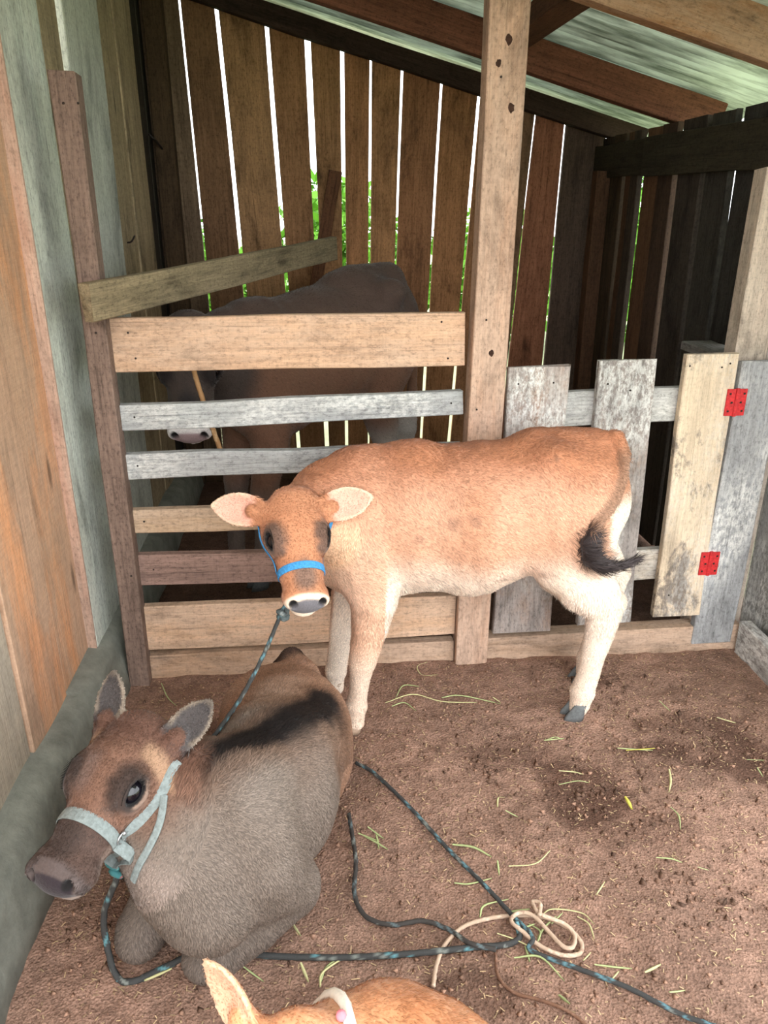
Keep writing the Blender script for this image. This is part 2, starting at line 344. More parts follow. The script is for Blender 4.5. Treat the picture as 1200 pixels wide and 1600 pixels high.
# ------------------------------------------------------------------ roof
rf = empty('ceiling', (.4, 2.4, 2.2), kind='structure')
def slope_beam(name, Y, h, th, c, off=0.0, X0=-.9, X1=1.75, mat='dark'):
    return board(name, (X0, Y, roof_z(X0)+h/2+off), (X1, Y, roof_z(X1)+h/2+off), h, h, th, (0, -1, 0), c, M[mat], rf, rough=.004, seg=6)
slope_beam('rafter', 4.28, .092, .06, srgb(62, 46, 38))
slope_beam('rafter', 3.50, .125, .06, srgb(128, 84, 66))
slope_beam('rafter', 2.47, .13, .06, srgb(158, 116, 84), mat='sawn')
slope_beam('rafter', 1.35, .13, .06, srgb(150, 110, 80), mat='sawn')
board('purlin', (.83, 2.49, roof_z(.8)+.06), (.80, 3.48, roof_z(.8)+.06), .11, .11, .07, (0, 0, -1), srgb(96, 66, 50), M['dark'], rf)
sl = math.atan(.272)
for s, (y0, y1) in enumerate([(4.75, 3.76), (3.80, 2.78), (2.82, 1.80), (1.84, .55)]):
    vs_, fs = [], []; nyy = int(abs(y1-y0)/.011); X = [-1.0, -.3, .4, 1.1, 1.95]
    for i in range(nyy+1):
        y = y0+(y1-y0)*i/nyy; wz = .011*math.sin(2*math.pi*y/.088)
        for x in X: vs_.append((x, y, roof_z(x)+.145+wz+.007*(s % 2)))
    nX = len(X)
    for i in range(nyy):
        for j in range(nX-1): fs.append((i*nX+j, i*nX+j+1, (i+1)*nX+j+1, (i+1)*nX+j))
    so = mesh_obj('roof_sheet', vs_, fs, M['sheet'], rf, smooth=True)
    md = so.modifiers.new('thickness', 'SOLIDIFY'); md.thickness = .005; md.offset = 1

# ------------------------------------------------------------------ the tall post, fence and gate
FY = 2.30
post = empty('support_post', (.52, FY, 0), 'tall sawn timber post reaching from the dirt floor to the roof', 'post')
board('shaft', (.518, FY+.005, -.05), (.538, FY+.005, 2.235), .108, .108, .075, (0, -1, 0), srgb(192, 156, 132), M['sawn'], post, seed=5)
def rails(parent, rows):
    for i, (xa, za0, za1, xb, zb0, zb1, y, th, c, m) in enumerate(rows):
        board('rail', (xa, y, (za0+za1)/2), (xb, y, (zb0+zb1)/2), za0-za1, zb0-zb1, th, (0, -1, 0), c, M[m], parent, seed=300+i)
fence = empty('pen_fence', (-.05, FY, 0), 'rail fence of seven horizontal boards between the dark side post and the tall post', 'fence')
TAN, GRY = srgb(208, 170, 140), srgb(178, 180, 178)
rails(fence, [(-.60, 1.200, 1.043, .458, 1.200, 1.043, FY+.02, .03, TAN, 'sawn'),
              (-.60, .943, .865, .458, .965, .890, FY+.02, .03, GRY, 'grey'),
              (-.60, .790, .712, .458, .795, .720, FY+.02, .03, GRY, 'grey'),
              (-.60, .604, .526, .458, .606, .530, FY+.02, .03, srgb(190, 160, 130), 'sawn'),
              (-.60, .454, .342, .458, .440, .335, FY+.02, .03, srgb(150, 122, 110), 'dark'),
              (-.60, .267, .100, .458, .260, .104, FY+.015, .03, srgb(212, 174, 142), 'sawn'),
              (-.60, .076, -.03, .458, .080, -.03, FY+.02, .04, srgb(186, 152, 124), 'sawn')])
board('post', (-.617, FY-.015, -.05), (-.600, FY-.015, 1.81), .064, .066, .06, (0, -1, 0), srgb(132, 110, 98), M['dark'], fence, seed=8)
slant = tag(board('slanted_board', (-.592, 2.165, 1.258), (.115, 3.70, 1.315), .102, .098, .032, (.9, -.42, 0), srgb(150, 134, 106), M['dark'], None, seed=9),
            'mossy loose board slanting from the dark fence post back into the pen', 'board')
gate = empty('pen_gate', (1.0, FY, 0), 'weathered low picket gate with three wide upright boards and red hinges', 'gate')
def slat(x0t, x1t, zt, x0b, x1b, zb, c, m, seed, y=FY-.005):
    return board('slat', ((x0b+x1b)/2, y, zb), ((x0t+x1t)/2, y, zt), x1b-x0b, x1t-x0t, .026, (0, -1, 0), c, M[m], gate, seed=seed)
slat(.593, .782, 1.043, .594, .800, .112, srgb(160, 132, 114), 'grey', 21)
slat(.877, 1.055, 1.055, .893, 1.085, .13, srgb(142, 118, 102), 'grey', 22)
slat(1.148, 1.321, 1.07, 1.168, 1.334, .15, srgb(222, 200, 172), 'patchy', 23)
for z0, z1, c in ((.960, .848, srgb(184, 180, 172)), (.394, .278, srgb(196, 182, 164))):
    board('rail', (.62, FY+.024, (z0+z1)/2-.012), (1.33, FY+.024, (z0+z1)/2+.01), z0-z1, z0-z1, .028, (0, -1, 0), c, M['grey'], gate)
jamb = empty('gate_jamb', (1.41, FY, 0), 'grey weathered jamb board the red gate hinges are screwed to', 'post')
board('board', (1.40, FY-.002, .03), (1.41, FY-.002, 1.045), .145, .15, .03, (0, -1, 0), srgb(160, 162, 164), M['grey'], jamb, seed=24)
rp = empty('corner_post', (1.42, FY+.08, 0), 'pale timber post behind the gate jamb under the dark top rail', 'post')
board('shaft', (1.392, FY+.075, -.03), (1.392, FY+.075, 1.60), .105, .105, .07, (0, -1, 0), srgb(206, 190, 172), M['sawn'], rp, seed=25)
board('side_board', (1.495, FY+.07, -.03), (1.495, FY+.07, 1.60), .085, .085, .03, (0, -1, 0), srgb(190, 178, 164), M['sawn'], rp, seed=26)
for (hx, hz) in ((1.332, .918), (1.337, .352)):
    h = board('hinge', (hx, FY-.022, hz-.045), (hx+.002, FY-.022, hz+.045), .012, .012, .010, (0, -1, 0), srgb(205, 40, 42), M['red'], gate, rough=.0003)
    for sgn in (-1, 1):
        lf = board('hinge_leaf', (hx+sgn*.019, FY-.0215, hz-.043), (hx+sgn*.019, FY-.0215, hz+.043), .028, .028, .004, (0, -1, 0), srgb(205, 40, 42), M['red'], h, rough=.0003)
        for k in (-.028, .0, .028):
            board('screw', (hx+sgn*(.019+.004*(1 if k else -1))-.003, FY-.0245, hz+k), (hx+sgn*(.019+.004*(1 if k else -1))+.003, FY-.0245, hz+k), .006, .006, .002, (0, -1, 0), (.1, .05, .05), M['iron'], h, rough=0)
sill = tag(board('sill_beam', (.575, FY+.02, .03), (1.50, FY+.02, .035), .115, .12, .06, (0, -1, 0), srgb(184, 152, 126), M['sawn'], None, seed=27),
           'worn timber sill beam lying on the dirt under the picket gate', 'beam')

# ------------------------------------------------------------------ signed-distance modelling of the animals
class Sdf:
    def __init__(s, lo, hi, h):
        s.lo = V(*lo); s.h = h
        s.n = np.ceil((V(*hi)-s.lo)/h).astype(int)+1
        s.D = np.full(s.n, .25, np.float32)
        s.ax = [(s.lo[i]+h*np.arange(s.n[i])).astype(np.float32) for i in range(3)]
    def _win(s, lo, hi):
        sl, gr = [], []
        for i in range(3):
            a = max(0, int(math.floor((lo[i]-s.lo[i])/s.h))); b = min(s.n[i], int(math.ceil((hi[i]-s.lo[i])/s.h))+1)
            if b <= a: return None, None
            sl.append(slice(a, b)); sh = [1, 1, 1]; sh[i] = -1; gr.append(s.ax[i][a:b].reshape(sh))
        return tuple(sl), gr
    def _mix(s, sl, d, k, sub):
        a = s.D[sl]
        if sub:
            b = -d
            if k > 0: hh = np.maximum(k-np.abs(a-b), 0)/k; s.D[sl] = np.maximum(a, b)+hh*hh*k*.25
            else: s.D[sl] = np.maximum(a, b)
        else:
            if k > 0: hh = np.maximum(k-np.abs(a-d), 0)/k; s.D[sl] = np.minimum(a, d)-hh*hh*k*.25
            else: s.D[sl] = np.minimum(a, d)
    def _tube(s, g, a, b, ra, rb, up):
        wa, ha = ra if isinstance(ra, tuple) else (ra, ra); wb, hb = rb if isinstance(rb, tuple) else (rb, rb)
        ab = b-a; L = math.sqrt(float(ab@ab)); ax = ab/L; u = np.asarray(up, float); u = u-(u@ax)*ax
        if np.linalg.norm(u) < 1e-3: u = V(1, 0, 0)-ax[0]*ax
        u = unit(u); w = np.cross(u, ax)
        q = [g[i]-np.float32(a[i]) for i in range(3)]
        l = q[0]*ax[0]+q[1]*ax[1]+q[2]*ax[2]
        t = np.clip(l/L, 0, 1).astype(np.float32)
        du = q[0]*u[0]+q[1]*u[1]+q[2]*u[2]; dw = q[0]*w[0]+q[1]*w[1]+q[2]*w[2]; dl = l-t*L
        W = wa+(wb-wa)*t; Hh = ha+(hb-ha)*t; mn = np.minimum(W, Hh)
        return ((np.sqrt((dw/W)**2+(du/Hh)**2+(dl/mn)**2)-1)*mn).astype(np.float32)
    def tube(s, a, b, ra, rb, k=.02, up=(0, 0, 1), sub=False):
        """tapered limb piece; radii are numbers or (sideways, up) pairs"""
        s.chain([(a, ra), (b, rb)], k, up, sub=sub)
    def chain(s, pts, k=.02, up=(0, 0, 1), ki=.004, sub=False):
        """limb of tapered pieces, melted together by ki and into the body by k"""
        P = [V(*p) for p, r in pts]; m = max(max(r) if isinstance(r, tuple) else r for p, r in pts)+k+.02
        sl, g = s._win(np.min(P, 0)-m, np.max(P, 0)+m)
        if sl is None: return
        d = None
        for i in range(len(P)-1):
            e = s._tube(g, P[i], P[i+1], pts[i][1], pts[i+1][1], up)
            if d is None: d = e
            else:
                hh = np.maximum(ki-np.abs(d-e), 0)/ki; d = np.minimum(d, e)-hh*hh*ki*.25
        s._mix(sl, d, k, sub)
    def ell(s, c, r, k=.02, R=None, sub=False):
        c = V(*c); r = V(*r); R = np.eye(3) if R is None else np.asarray(R)   # columns of R = axes
        m = max(r)+k+.02
        sl, g = s._win(c-m, c+m)
        if sl is None: return
        q = [g[i]-np.float32(c[i]) for i in range(3)]
        l = [(q[0]*R[0, j]+q[1]*R[1, j]+q[2]*R[2, j]) for j in range(3)]
        k0 = np.sqrt(sum((l[j]/r[j])**2 for j in range(3))); k1 = np.sqrt(sum((l[j]/r[j]**2)**2 for j in range(3)))+1e-6
        s._mix(sl, (k0*(k0-1)/k1).astype(np.float32), k, sub)
    def ear(s, base, dr, nrm, length, width, k=.012, cup=.35, th=.0042):
        """leaf shaped cupped ear: base point, direction, normal of the open (inner) side"""
        e = unit(dr); n = unit(np.asarray(nrm)-np.dot(nrm, e)*e); w = np.cross(n, e)
        b = V(*base); m = length+.03
        sl, g = s._win(b-m, b+m)
        q = [g[i]-np.float32(b[i]) for i in range(3)]
        t = (q[0]*e[0]+q[1]*e[1]+q[2]*e[2])/length; a = q[0]*w[0]+q[1]*w[1]+q[2]*w[2]; h = q[0]*n[0]+q[1]*n[1]+q[2]*n[2]
        tc = np.clip(t, 0, 1)
        W = width*.5*(.42+.58*np.sin(np.pi*np.clip(tc*.92+.08, 0, 1)**.85).clip(1e-4, 1)**.8)*np.sqrt(np.clip(1-((tc-.55)/.46).clip(0, 1)**2.6, .0, 1))
        cc = cup/(width*.5)*(1.25-.75*tc)
        h2 = h-cc*a*a+.010*np.sin(np.pi*tc)
        d1 = np.abs(h2)-th*(1.5-.6*tc); d2 = (np.abs(a)-W)*.8; d3 = np.maximum(-t, t-1)*length
        kk = .006; hh = np.maximum(kk-np.abs(d1-d2), 0)/kk; d = np.maximum(d1, d2)+hh*hh*kk*.25
        s._mix(sl, np.maximum(d, d3).astype(np.float32), k, False)
        return e, n, w
    def mesh(s):
        D = s.D; In = D < 0
        nx, ny_, nz = D.shape
        cs = np.zeros((nx-1, ny_-1, nz-1), np.int8)
        for dx in (0, 1):
            for dy in (0, 1):
                for dz in (0, 1): cs += In[dx:nx-1+dx, dy:ny_-1+dy, dz:nz-1+dz]
        I = np.argwhere((cs > 0) & (cs < 8)); n = len(I)
        idx = np.full(cs.shape, -1, np.int32); idx[I[:, 0], I[:, 1], I[:, 2]] = np.arange(n)
        P = np.zeros((n, 3)); C = np.zeros(n)
        for ax in range(3):
            o1, o2 = [i for i in range(3) if i != ax]
            for u in (0, 1):
                for v in (0, 1):
                    A = I.copy(); A[:, o1] += u; A[:, o2] += v; B = A.copy(); B[:, ax] += 1
                    d1 = D[A[:, 0], A[:, 1], A[:, 2]]; d2 = D[B[:, 0], B[:, 1], B[:, 2]]
                    c = (d1 < 0) != (d2 < 0); t = np.where(c, d1/np.where(c, d1-d2, 1), 0)
                    q = A.astype(float); q[:, ax] += t
                    P += q*c[:, None]; C += c
        P /= C[:, None]
        F = []
        for ax in range(3):
            o1, o2 = [(1, 2), (2, 0), (0, 1)][ax]
            a = [slice(None)]*3; b = [slice(None)]*3; a[ax] = slice(0, -1); b[ax] = slice(1, None)
            ch = In[tuple(a)] != In[tuple(b)]
            E = np.argwhere(ch); E = E[(E[:, o1] > 0) & (E[:, o2] > 0) & (E[:, o1] < D.shape[o1]-1) & (E[:, o2] < D.shape[o2]-1)]
            ins = In[E[:, 0], E[:, 1], E[:, 2]]
            def cell(u, v): q = E.copy(); q[:, o1] -= u; q[:, o2] -= v; return idx[q[:, 0], q[:, 1], q[:, 2]]
            q = np.stack([cell(1, 1), cell(0, 1), cell(0, 0), cell(1, 0)], 1)
            q[~ins] = q[~ins][:, ::-1]
            F.append(q)
        F = np.concatenate(F); F = F[(F >= 0).all(1)]
        return s.lo+P*s.h, F
def vnormals(v, f):
    fn = np.cross(v[f[:, 2]]-v[f[:, 0]], v[f[:, 3]]-v[f[:, 1]])
    n = np.zeros_like(v)
    for k in range(4):
        for c in range(3): n[:, c] += np.bincount(f[:, k], fn[:, c], len(v))
    return n/np.maximum(np.linalg.norm(n, axis=1, keepdims=True), 1e-9)

class Head:
    """calf head in its own frame: x to the muzzle, y to the animal's left, z out of the forehead; s scales it"""
    def __init__(s, poll, muzzle, up, length=.30):
        s.o = V(*poll); s.x = unit(V(*muzzle)-s.o); s.z = unit(np.asarray(up, float)-np.dot(up, s.x)*s.x); s.y = np.cross(s.z, s.x)
        s.s = length/.295; s.R = np.stack([s.x, s.y, s.z], 1)
    def w(s, p): return s.o+s.R@(np.asarray(p, float)*s.s)
    def d(s, v): return s.R@np.asarray(v, float)
    def loc(s, p): return ((p-s.o)@s.R)/s.s
    EYE = (.116, .0610, .014)
    EN = unit(V(.26, .84, .46)); EA = unit(V(.93, -.10, -.30)); EA = unit(EA-(EA@EN)*EN); EB = np.cross(EA, EN); EB = EB*np.sign(EB[2])
    def build(s, S, ears, ear_len=.125, ear_w=.082, mz=1.0):
        c = s.s
        def E(p, r, k, sub=False, R=None): S.ell(s.w(p), tuple(np.array(r)*c), k*c, s.R if R is None else s.R@R, sub)
        def T(a, b, ra, rb, k):
            f = lambda r: tuple(np.array(r)*c) if isinstance(r, tuple) else r*c
            S.tube(s.w(a), s.w(b), f(ra), f(rb), k*c, s.z)
        E((.045, 0, -.012), (.078, .080, .066), .03)
        E((.090, 0, .002), (.080, .075, .052), .03)
        T((.10, 0, -.014), (.19, 0, -.018), (.066, .050), (.048, .042), .03)
        T((.19, 0, -.018), (.258, 0, -.024), (.048, .042), (.048, .037), .02)
        E((.258, 0, -.027), (.038*mz, .057*mz, .037*mz), .018)                       # muzzle
        T((.06, 0, -.062), (.15, 0, -.066), (.052, .050), (.034, .036), .03)  # jaw
        T((.15, 0, -.066), (.245, 0, -.055), (.034, .034), (.028, .020), .02)
        for q in (-1, 1):
            E((.055, q*.052, -.050), (.060, .028, .052), .03)               # cheek
            E((.110, q*.057, .022), (.036, .022, .018), .022)               # brow
            fl = np.array([1, q, 1]); ER = np.stack([s.EA*fl, s.EN*fl, s.EB*fl], 1)
            E(np.array(s.EYE)*fl-s.EN*fl*.006, (.038, .024, .031), .016, False, ER)   # lids
            E((.175, q*.036, -.030), (.05, .016, .02), .02)
            E((.276, q*.037*mz, -.014), (.018, .019, .018), .010)              # nostril wing
        E((.0, 0, .022), (.036, .052, .030), .03)                            # poll
        for q in (-1, 1):
            fl = np.array([1, q, 1]); ER = np.stack([s.EA*fl, s.EN*fl, s.EB*fl], 1)
            E((np.array(s.EYE)+s.EN*.016)*fl, (.0245, .020, .0130), .004, True, ER)
            E((.289, q*.036*mz, -.008), (.014, .0105, .0115), .005, True)      # nostril
            E((.262, q*.040, -.052), (.034, .013, .0035), .006, True)       # mouth corner
        E((.285, 0, -.054), (.020, .040, .0035), .006, True)
        E((.262, 0, -.068), (.030, .036, .012), .008)                       # lower lip
        s.ears = {}
        for q, (dr, nr) in zip((-1, 1), ears):
            base = s.w((.022, q*.068, .002)); dw = s.d(dr); nw = s.d(nr)
            S.tube(base-unit(dw)*.02*c, base+unit(dw)*.035*c, .027*c, .021*c, .02*c)
            e, n, w_ = S.ear(base+unit(dw)*.012*c, dw, nw, ear_len*c, ear_w*c)
            s.ears[q] = (base+unit(dw)*.012*c, e, n, w_, ear_len*c, ear_w*c)
    def eyes(s, parent):
        for q in (-1, 1):
            c = s.w((np.array(s.EYE)-s.EN*.006)*np.array([1, q, 1])); sphere('eye', c, .0235*s.s, M['eye'], parent)
def sphere(name, c, r, mat, parent, nu=24, nv=14):
    vs_, fs = [], []
    for i in range(nv+1):
        a = math.pi*i/nv
        for j in range(nu):
            b = 2*math.pi*j/nu; vs_.append((c[0]+r*math.sin(a)*math.cos(b), c[1]+r*math.sin(a)*math.sin(b), c[2]+r*math.cos(a)))
    for i in range(nv):
        for j in range(nu): fs.append((i*nu+j, (i+1)*nu+j, (i+1)*nu+(j+1) % nu, i*nu+(j+1) % nu))
    return mesh_obj(name, vs_, fs, mat, parent, smooth=True)
def hoof(c, fwd, size, mat, parent, tilt=0):
    """cloven hoof: two claws side by side, one mesh part"""
    f = unit(V(fwd[0], fwd[1], 0)); sd = V(-f[1], f[0], 0); c = V(*c); vs_, fs = [], []; n = 14
    for q in (-1, 1):
        o = len(vs_)
        for (z, rl, rw, sh) in ((-.004, .036, .0165, .012), (.012, .034, .0165, .009), (.034, .026, .0155, 0), (.052, .021, .014, -.008), (.058, .012, .009, -.008)):
            for j in range(n):
                b = 2*math.pi*j/n; l = math.cos(b); l = l*(1.05 if l > 0 else .8)
                p = c+(f*(rl*l+sh)+sd*(q*.017+rw*math.sin(b)*(1-.35*max(l, 0))))*size+V(0, 0, z*size); vs_.append(p)
        for i in range(4):
            for j in range(n): fs.append((o+i*n+j, o+i*n+(j+1) % n, o+(i+1)*n+(j+1) % n, o+(i+1)*n+j))
        fs.append(tuple(o+j for j in reversed(range(n)))); fs.append(tuple(o+4*n+j for j in range(n)))
    return mesh_obj('hoof', vs_, fs, mat, parent, smooth=True)
def lerp(c, d, w): return c*(1-w[:, None])+np.array(d)*w[:, None]
def blob(p, c, r): return np.linalg.norm((p-np.array(c))/np.array(r), axis=1)
def head_colours(H, p, n, col, pal, strength=1.0):
    """coat markings every calf of this breed shows on the face, given in head coordinates"""
    l = H.loc(p); ln = n@H.R
    ay = np.abs(l[:, 1]); nz_ = (vnoise(p*55, 3)-.5)*.25
    inh = sstep(-.03, .02, l[:, 0])*(np.linalg.norm(l-np.array([.13, 0, -.02]), axis=1) < .21)
    le = np.stack([l[:, 0], ay, l[:, 2]], 1)-np.array(H.EYE); ea, en_, eb = le@H.EA, le@H.EN, le@H.EB; on = (np.abs(en_) < .04)*(ay > .02)
    d_eye = np.sqrt((ea/.056)**2+((eb-.010)/.040)**2)+nz_
    col = lerp(col, pal['eye'], inh*on*sstep(1.05, .6, d_eye)*pal.get('eyek', .9))
    col = lerp(col, pal['lid'], inh*on*sstep(1.0, .85, np.sqrt((ea/.036)**2+((eb+.002)/.025)**2))*.8)
    col = lerp(col, (.012, .010, .010), inh*on*sstep(1.0, .86, np.sqrt((ea/.0285)**2+(eb/.0165)**2)))
    ring = np.abs(l[:, 0]-.238+.25*l[:, 2])
    col = lerp(col, pal['bridge'], inh*sstep(1.15, .35, np.sqrt(((l[:, 0]-.225)/.055)**2+(ay/.038)**2)+nz_)*(l[:, 2] > -.03)*pal.get('bridgek', .8))
    pad2 = np.sqrt(((l[:, 0]-.292)/pal.get('ringx', .05))**2+(l[:, 1]/.075)**2+((l[:, 2]+.022)/.055)**2)+nz_*.3
    col = lerp(col, pal['ring'], inh*sstep(1.05, .85, pad2))
    col = lerp(col, pal.get('chin', pal['ring']), inh*sstep(.17, .22, l[:, 0])*sstep(-.052, -.062, l[:, 2]))
    pad = np.sqrt(((l[:, 0]-.298)/.028)**2+(l[:, 1]/.048)**2+((l[:, 2]+.017)/.030)**2)
    col = lerp(col, pal['pad'], inh*sstep(1.05, .85, pad))
    nost = np.sqrt(((l[:, 0]-.285)/.032)**2+((ay-.037)/.0125)**2+((l[:, 2]+.008)/.0135)**2)
    col = lerp(col, (.012, .010, .010), inh*sstep(1.0, .7, nost))
    mouth = np.sqrt(((l[:, 0]-.275)/.04)**2+((l[:, 2]+.054)/.0055)**2)
    col = lerp(col, (.05, .035, .03), inh*sstep(1.0, .6, mouth)*.8*pal.get('mouth', 1))
    for q in (-1, 1):
        b, e, nn, w_, L, Wd = H.ears[q]; r = p-b
        t = (r@e)/L; a = (r@w_)/(Wd*.5); h = (r@nn)
        ine = (t > .05)*(t < 1.1)*(np.abs(a) < 1.15)*(np.abs(h-.35/(Wd*.5)*(1.25-.75*np.clip(t, 0, 1))*(a*Wd*.5)**2+.010*np.sin(np.pi*np.clip(t, 0, 1))) < .013)*(np.linalg.norm(r, axis=1) < L*1.1)
        inner = ine*sstep(.05, .35, n@nn)*sstep(.1, .25, t)
        col = lerp(col, pal['ear_out'], ine*sstep(.05, .3, t)*pal.get('eark', .7))
        col = lerp(col, pal['ear_in'], inner*.95)
        col = lerp(col, pal['ear_rim'], ine*np.maximum(sstep(.72, .95, np.abs(a)/np.maximum(.35, np.sin(np.pi*np.clip(t, 0, 1)))), sstep(.86, .97, t))*pal.get('rimk', .8)*sstep(.2, .4, t))
        col = lerp(col, pal.get('ear_tip', pal['ear_rim']), ine*sstep(.7, .98, t)*pal.get('tipk', 0.0))
    return col
def fur(name, v, f, n, col, flow, length, count, parent, lift=.3, width=.0011, seed=1):
    """short hair: one tapering blade a hair, thick in number, joined into one part"""
    r = np.random.default_rng(seed)
    tri = np.concatenate([f[:, [0, 1, 2]], f[:, [0, 2, 3]]])
    A = np.linalg.norm(np.cross(v[tri[:, 1]]-v[tri[:, 0]], v[tri[:, 2]]-v[tri[:, 0]]), axis=1)
    k = np.searchsorted(np.cumsum(A)/A.sum(), r.random(count)); k = np.clip(k, 0, len(tri)-1)
    a, b = r.random(count), r.random(count); sw = a+b > 1; a[sw], b[sw] = 1-a[sw], 1-b[sw]
    W = np.stack([1-a-b, a, b], 1); t = tri[k]
    P = (v[t]*W[:, :, None]).sum(1); Nn = (n[t]*W[:, :, None]).sum(1); Nn /= np.linalg.norm(Nn, axis=1, keepdims=True)+1e-9; C = (col[t]*W[:, :, None]).sum(1)
    L = length(P, Nn); keep = L > .001; P, Nn, C, L = P[keep], Nn[keep], C[keep], L[keep]
    fl = flow(P, Nn)+r.normal(0, .22, P.shape); fl -= (fl*Nn).sum(1)[:, None]*Nn; fl /= np.linalg.norm(fl, axis=1, keepdims=True)+1e-9
    L = L*r.uniform(.6, 1.2, len(L)); d = fl*math.cos(lift)+Nn*math.sin(lift)
    sd = np.cross(fl, Nn); ww = width*r.uniform(.7, 1.2, len(L))[:, None]
    p0 = P-Nn*.001-sd*ww; p1 = P-Nn*.001+sd*ww; p2 = P+d*L[:, None]*.55+Nn*.0006; p3 = P+fl*L[:, None]*.95+Nn*L[:, None]*.16
    verts = np.stack([p0, p1, p2+sd*ww*.7, p3, p2-sd*ww*.7], 1).reshape(-1, 3)
    base = (np.arange(len(P))*5)[:, None]
    F3 = np.concatenate([base+np.array([[0, 1, 2]]), base+np.array([[0, 2, 4]]), base+np.array([[4, 2, 3]])])
    C = np.clip(C*r.uniform(.62, 1.34, len(C))[:, None], 0, 1); vc = np.repeat(C, 5, 0)
    o = mesh_obj(name, verts, F3, M['hair'], parent, smooth=True, vcol=vc); o['kind'] = 'stuff'
    return o
def on_ear(H, p):
    m = np.zeros(len(p), bool)
    for q in (-1, 1):
        b, e, nn, w_, L, Wd = H.ears[q]; r = p-b; t = (r@e)/L; m |= (t > .2)*(t < 1.1)*(np.abs(r@w_) < Wd*.62)*(np.abs(r@nn) < .045)
    return m
def to_bvh(v, f): return BVHTree.FromPolygons([Vector(p) for p in v], [tuple(q) for q in f.tolist()])

def smooth_path(pts, n=8):
    pts = [V(*p) for p in pts]; P = [2*pts[0]-pts[1]]+pts+[2*pts[-1]-pts[-2]]; out = []
    for i in range(1, len(P)-2):
        for k in range(n):
            t = k/n; a, b, c, d = P[i-1], P[i], P[i+1], P[i+2]
            out.append(.5*((2*b)+(c-a)*t+(2*a-5*b+4*c-d)*t*t+(3*b-a-3*c+d)*t**3))
    out.append(pts[-1]); return np.array(out)
def ribbon(name, path, normals, width, th, mat, parent, closed=False):
    """a flat strap following a path, its face turned along the normals"""
    path = np.asarray(path); n = len(path); vs_, fs = [], []
    for i in range(n):
        a = path[(i-1) % n] if closed or i else path[i]; b = path[(i+1) % n] if closed or i < n-1 else path[i]
        t = unit(b-a); nn = unit(normals[i]-np.dot(normals[i], t)*t); w = np.cross(nn, t)
        for (x, z) in ((-.5, 0), (.5, 0), (.5, .7), (.3, 1), (-.3, 1), (-.5, .7)): vs_.append(path[i]+w*x*width+nn*z*th)
    k = 6; m = n if closed else n-1
    for i in range(m):
        for j in range(k): fs.append((i*k+j, i*k+(j+1) % k, ((i+1) % n)*k+(j+1) % k, ((i+1) % n)*k+j))
    if not closed: fs += [tuple(reversed(range(k))), tuple((n-1)*k+j for j in range(k))]
    return mesh_obj(name, vs_, fs, mat, parent, smooth=False)
def loop_around(bvh, c, nrm, ref, r=.16, n=48, off=.001):
    """where a band round the body would lie: cast inwards from all sides in the plane c,nrm"""
    nrm = unit(nrm); a = unit(np.asarray(ref)-np.dot(ref, nrm)*nrm); b = np.cross(nrm, a); P, Nn = [], []
    for i in range(n):
        t = 2*math.pi*i/n; d = a*math.cos(t)+b*math.sin(t)
        h = bvh.ray_cast(Vector(c+d*r), Vector(-d), r)
        p = np.array(h[0]) if h[0] is not None else c+d*.03
        P.append(p+d*off); Nn.append(d)
    P = np.array(P); P = (np.roll(P, 1, 0)+2*P+np.roll(P, -1, 0))/4
    return P, np.array(Nn)
def strap_on(bvh, pts, n=7, off=.002):
    path = smooth_path(pts, n); P, Nn = [], []
    for p in path:
        h = bvh.find_nearest(Vector(p)); nn = np.array(h[1]); q = np.array(h[0])
        P.append(q+nn*off); Nn.append(nn)
    P = np.array(P); Nn = np.array(Nn)
    for _ in range(8): Nn[1:-1] = (Nn[:-2]+2*Nn[1:-1]+Nn[2:])/4; P[1:-1] = (P[:-2]+2*P[1:-1]+P[2:])/4
    return P, Nn
def tube_mesh(name, path, r, mat, parent=None, cols=None, nseg=9, pitch=.035, taper=0.0, seed=0):
    """rope: cols = (dark, fleck, other fleck) braided round it"""
    path = np.asarray(path); n = len(path); T = np.gradient(path, axis=0); T /= np.linalg.norm(T, axis=1, keepdims=True)+1e-9
    s_ = np.r_[0, np.cumsum(np.linalg.norm(np.diff(path, axis=0), axis=1))]
    u = V(0, 0, 1); vs_, cs = [], []
    r_ = np.random.default_rng(seed)
    flk = r_.random(4000)
    for i in range(n):
        t = T[i]; w = np.cross(t, u); w = unit(w) if np.linalg.norm(w) > .05 else V(1, 0, 0); uu = np.cross(w, t)
        for j in range(nseg):
            a = 2*math.pi*j/nseg
            tw = 3*a+s_[i]/pitch*2*math.pi
            rr = r*(1+.10*math.cos(tw))*(1-taper*i/n)
            vs_.append(path[i]+(w*math.cos(a)+uu*math.sin(a))*rr)
            if cols is not None:
                ph = (a/(2*math.pi)+s_[i]/pitch/1.5); cell = int(math.floor(ph*2))*7+int(s_[i]/pitch*1.3)
                q = flk[cell % 4000]; frac = (ph*2) % 1
                cs.append(cols[1] if (q > .72 and frac < .45) else (cols[2] if q < .12 and frac < .5 else cols[0]))
    F = []
    for i in range(n-1):
        for j in range(nseg): F.append((i*nseg+j, i*nseg+(j+1) % nseg, (i+1)*nseg+(j+1) % nseg, (i+1)*nseg+j))
    F += [tuple(reversed(range(nseg))), tuple((n-1)*nseg+j for j in range(nseg))]
    return mesh_obj(name, vs_, F, mat, parent, smooth=True, vcol=np.array(cs) if cols is not None else None)

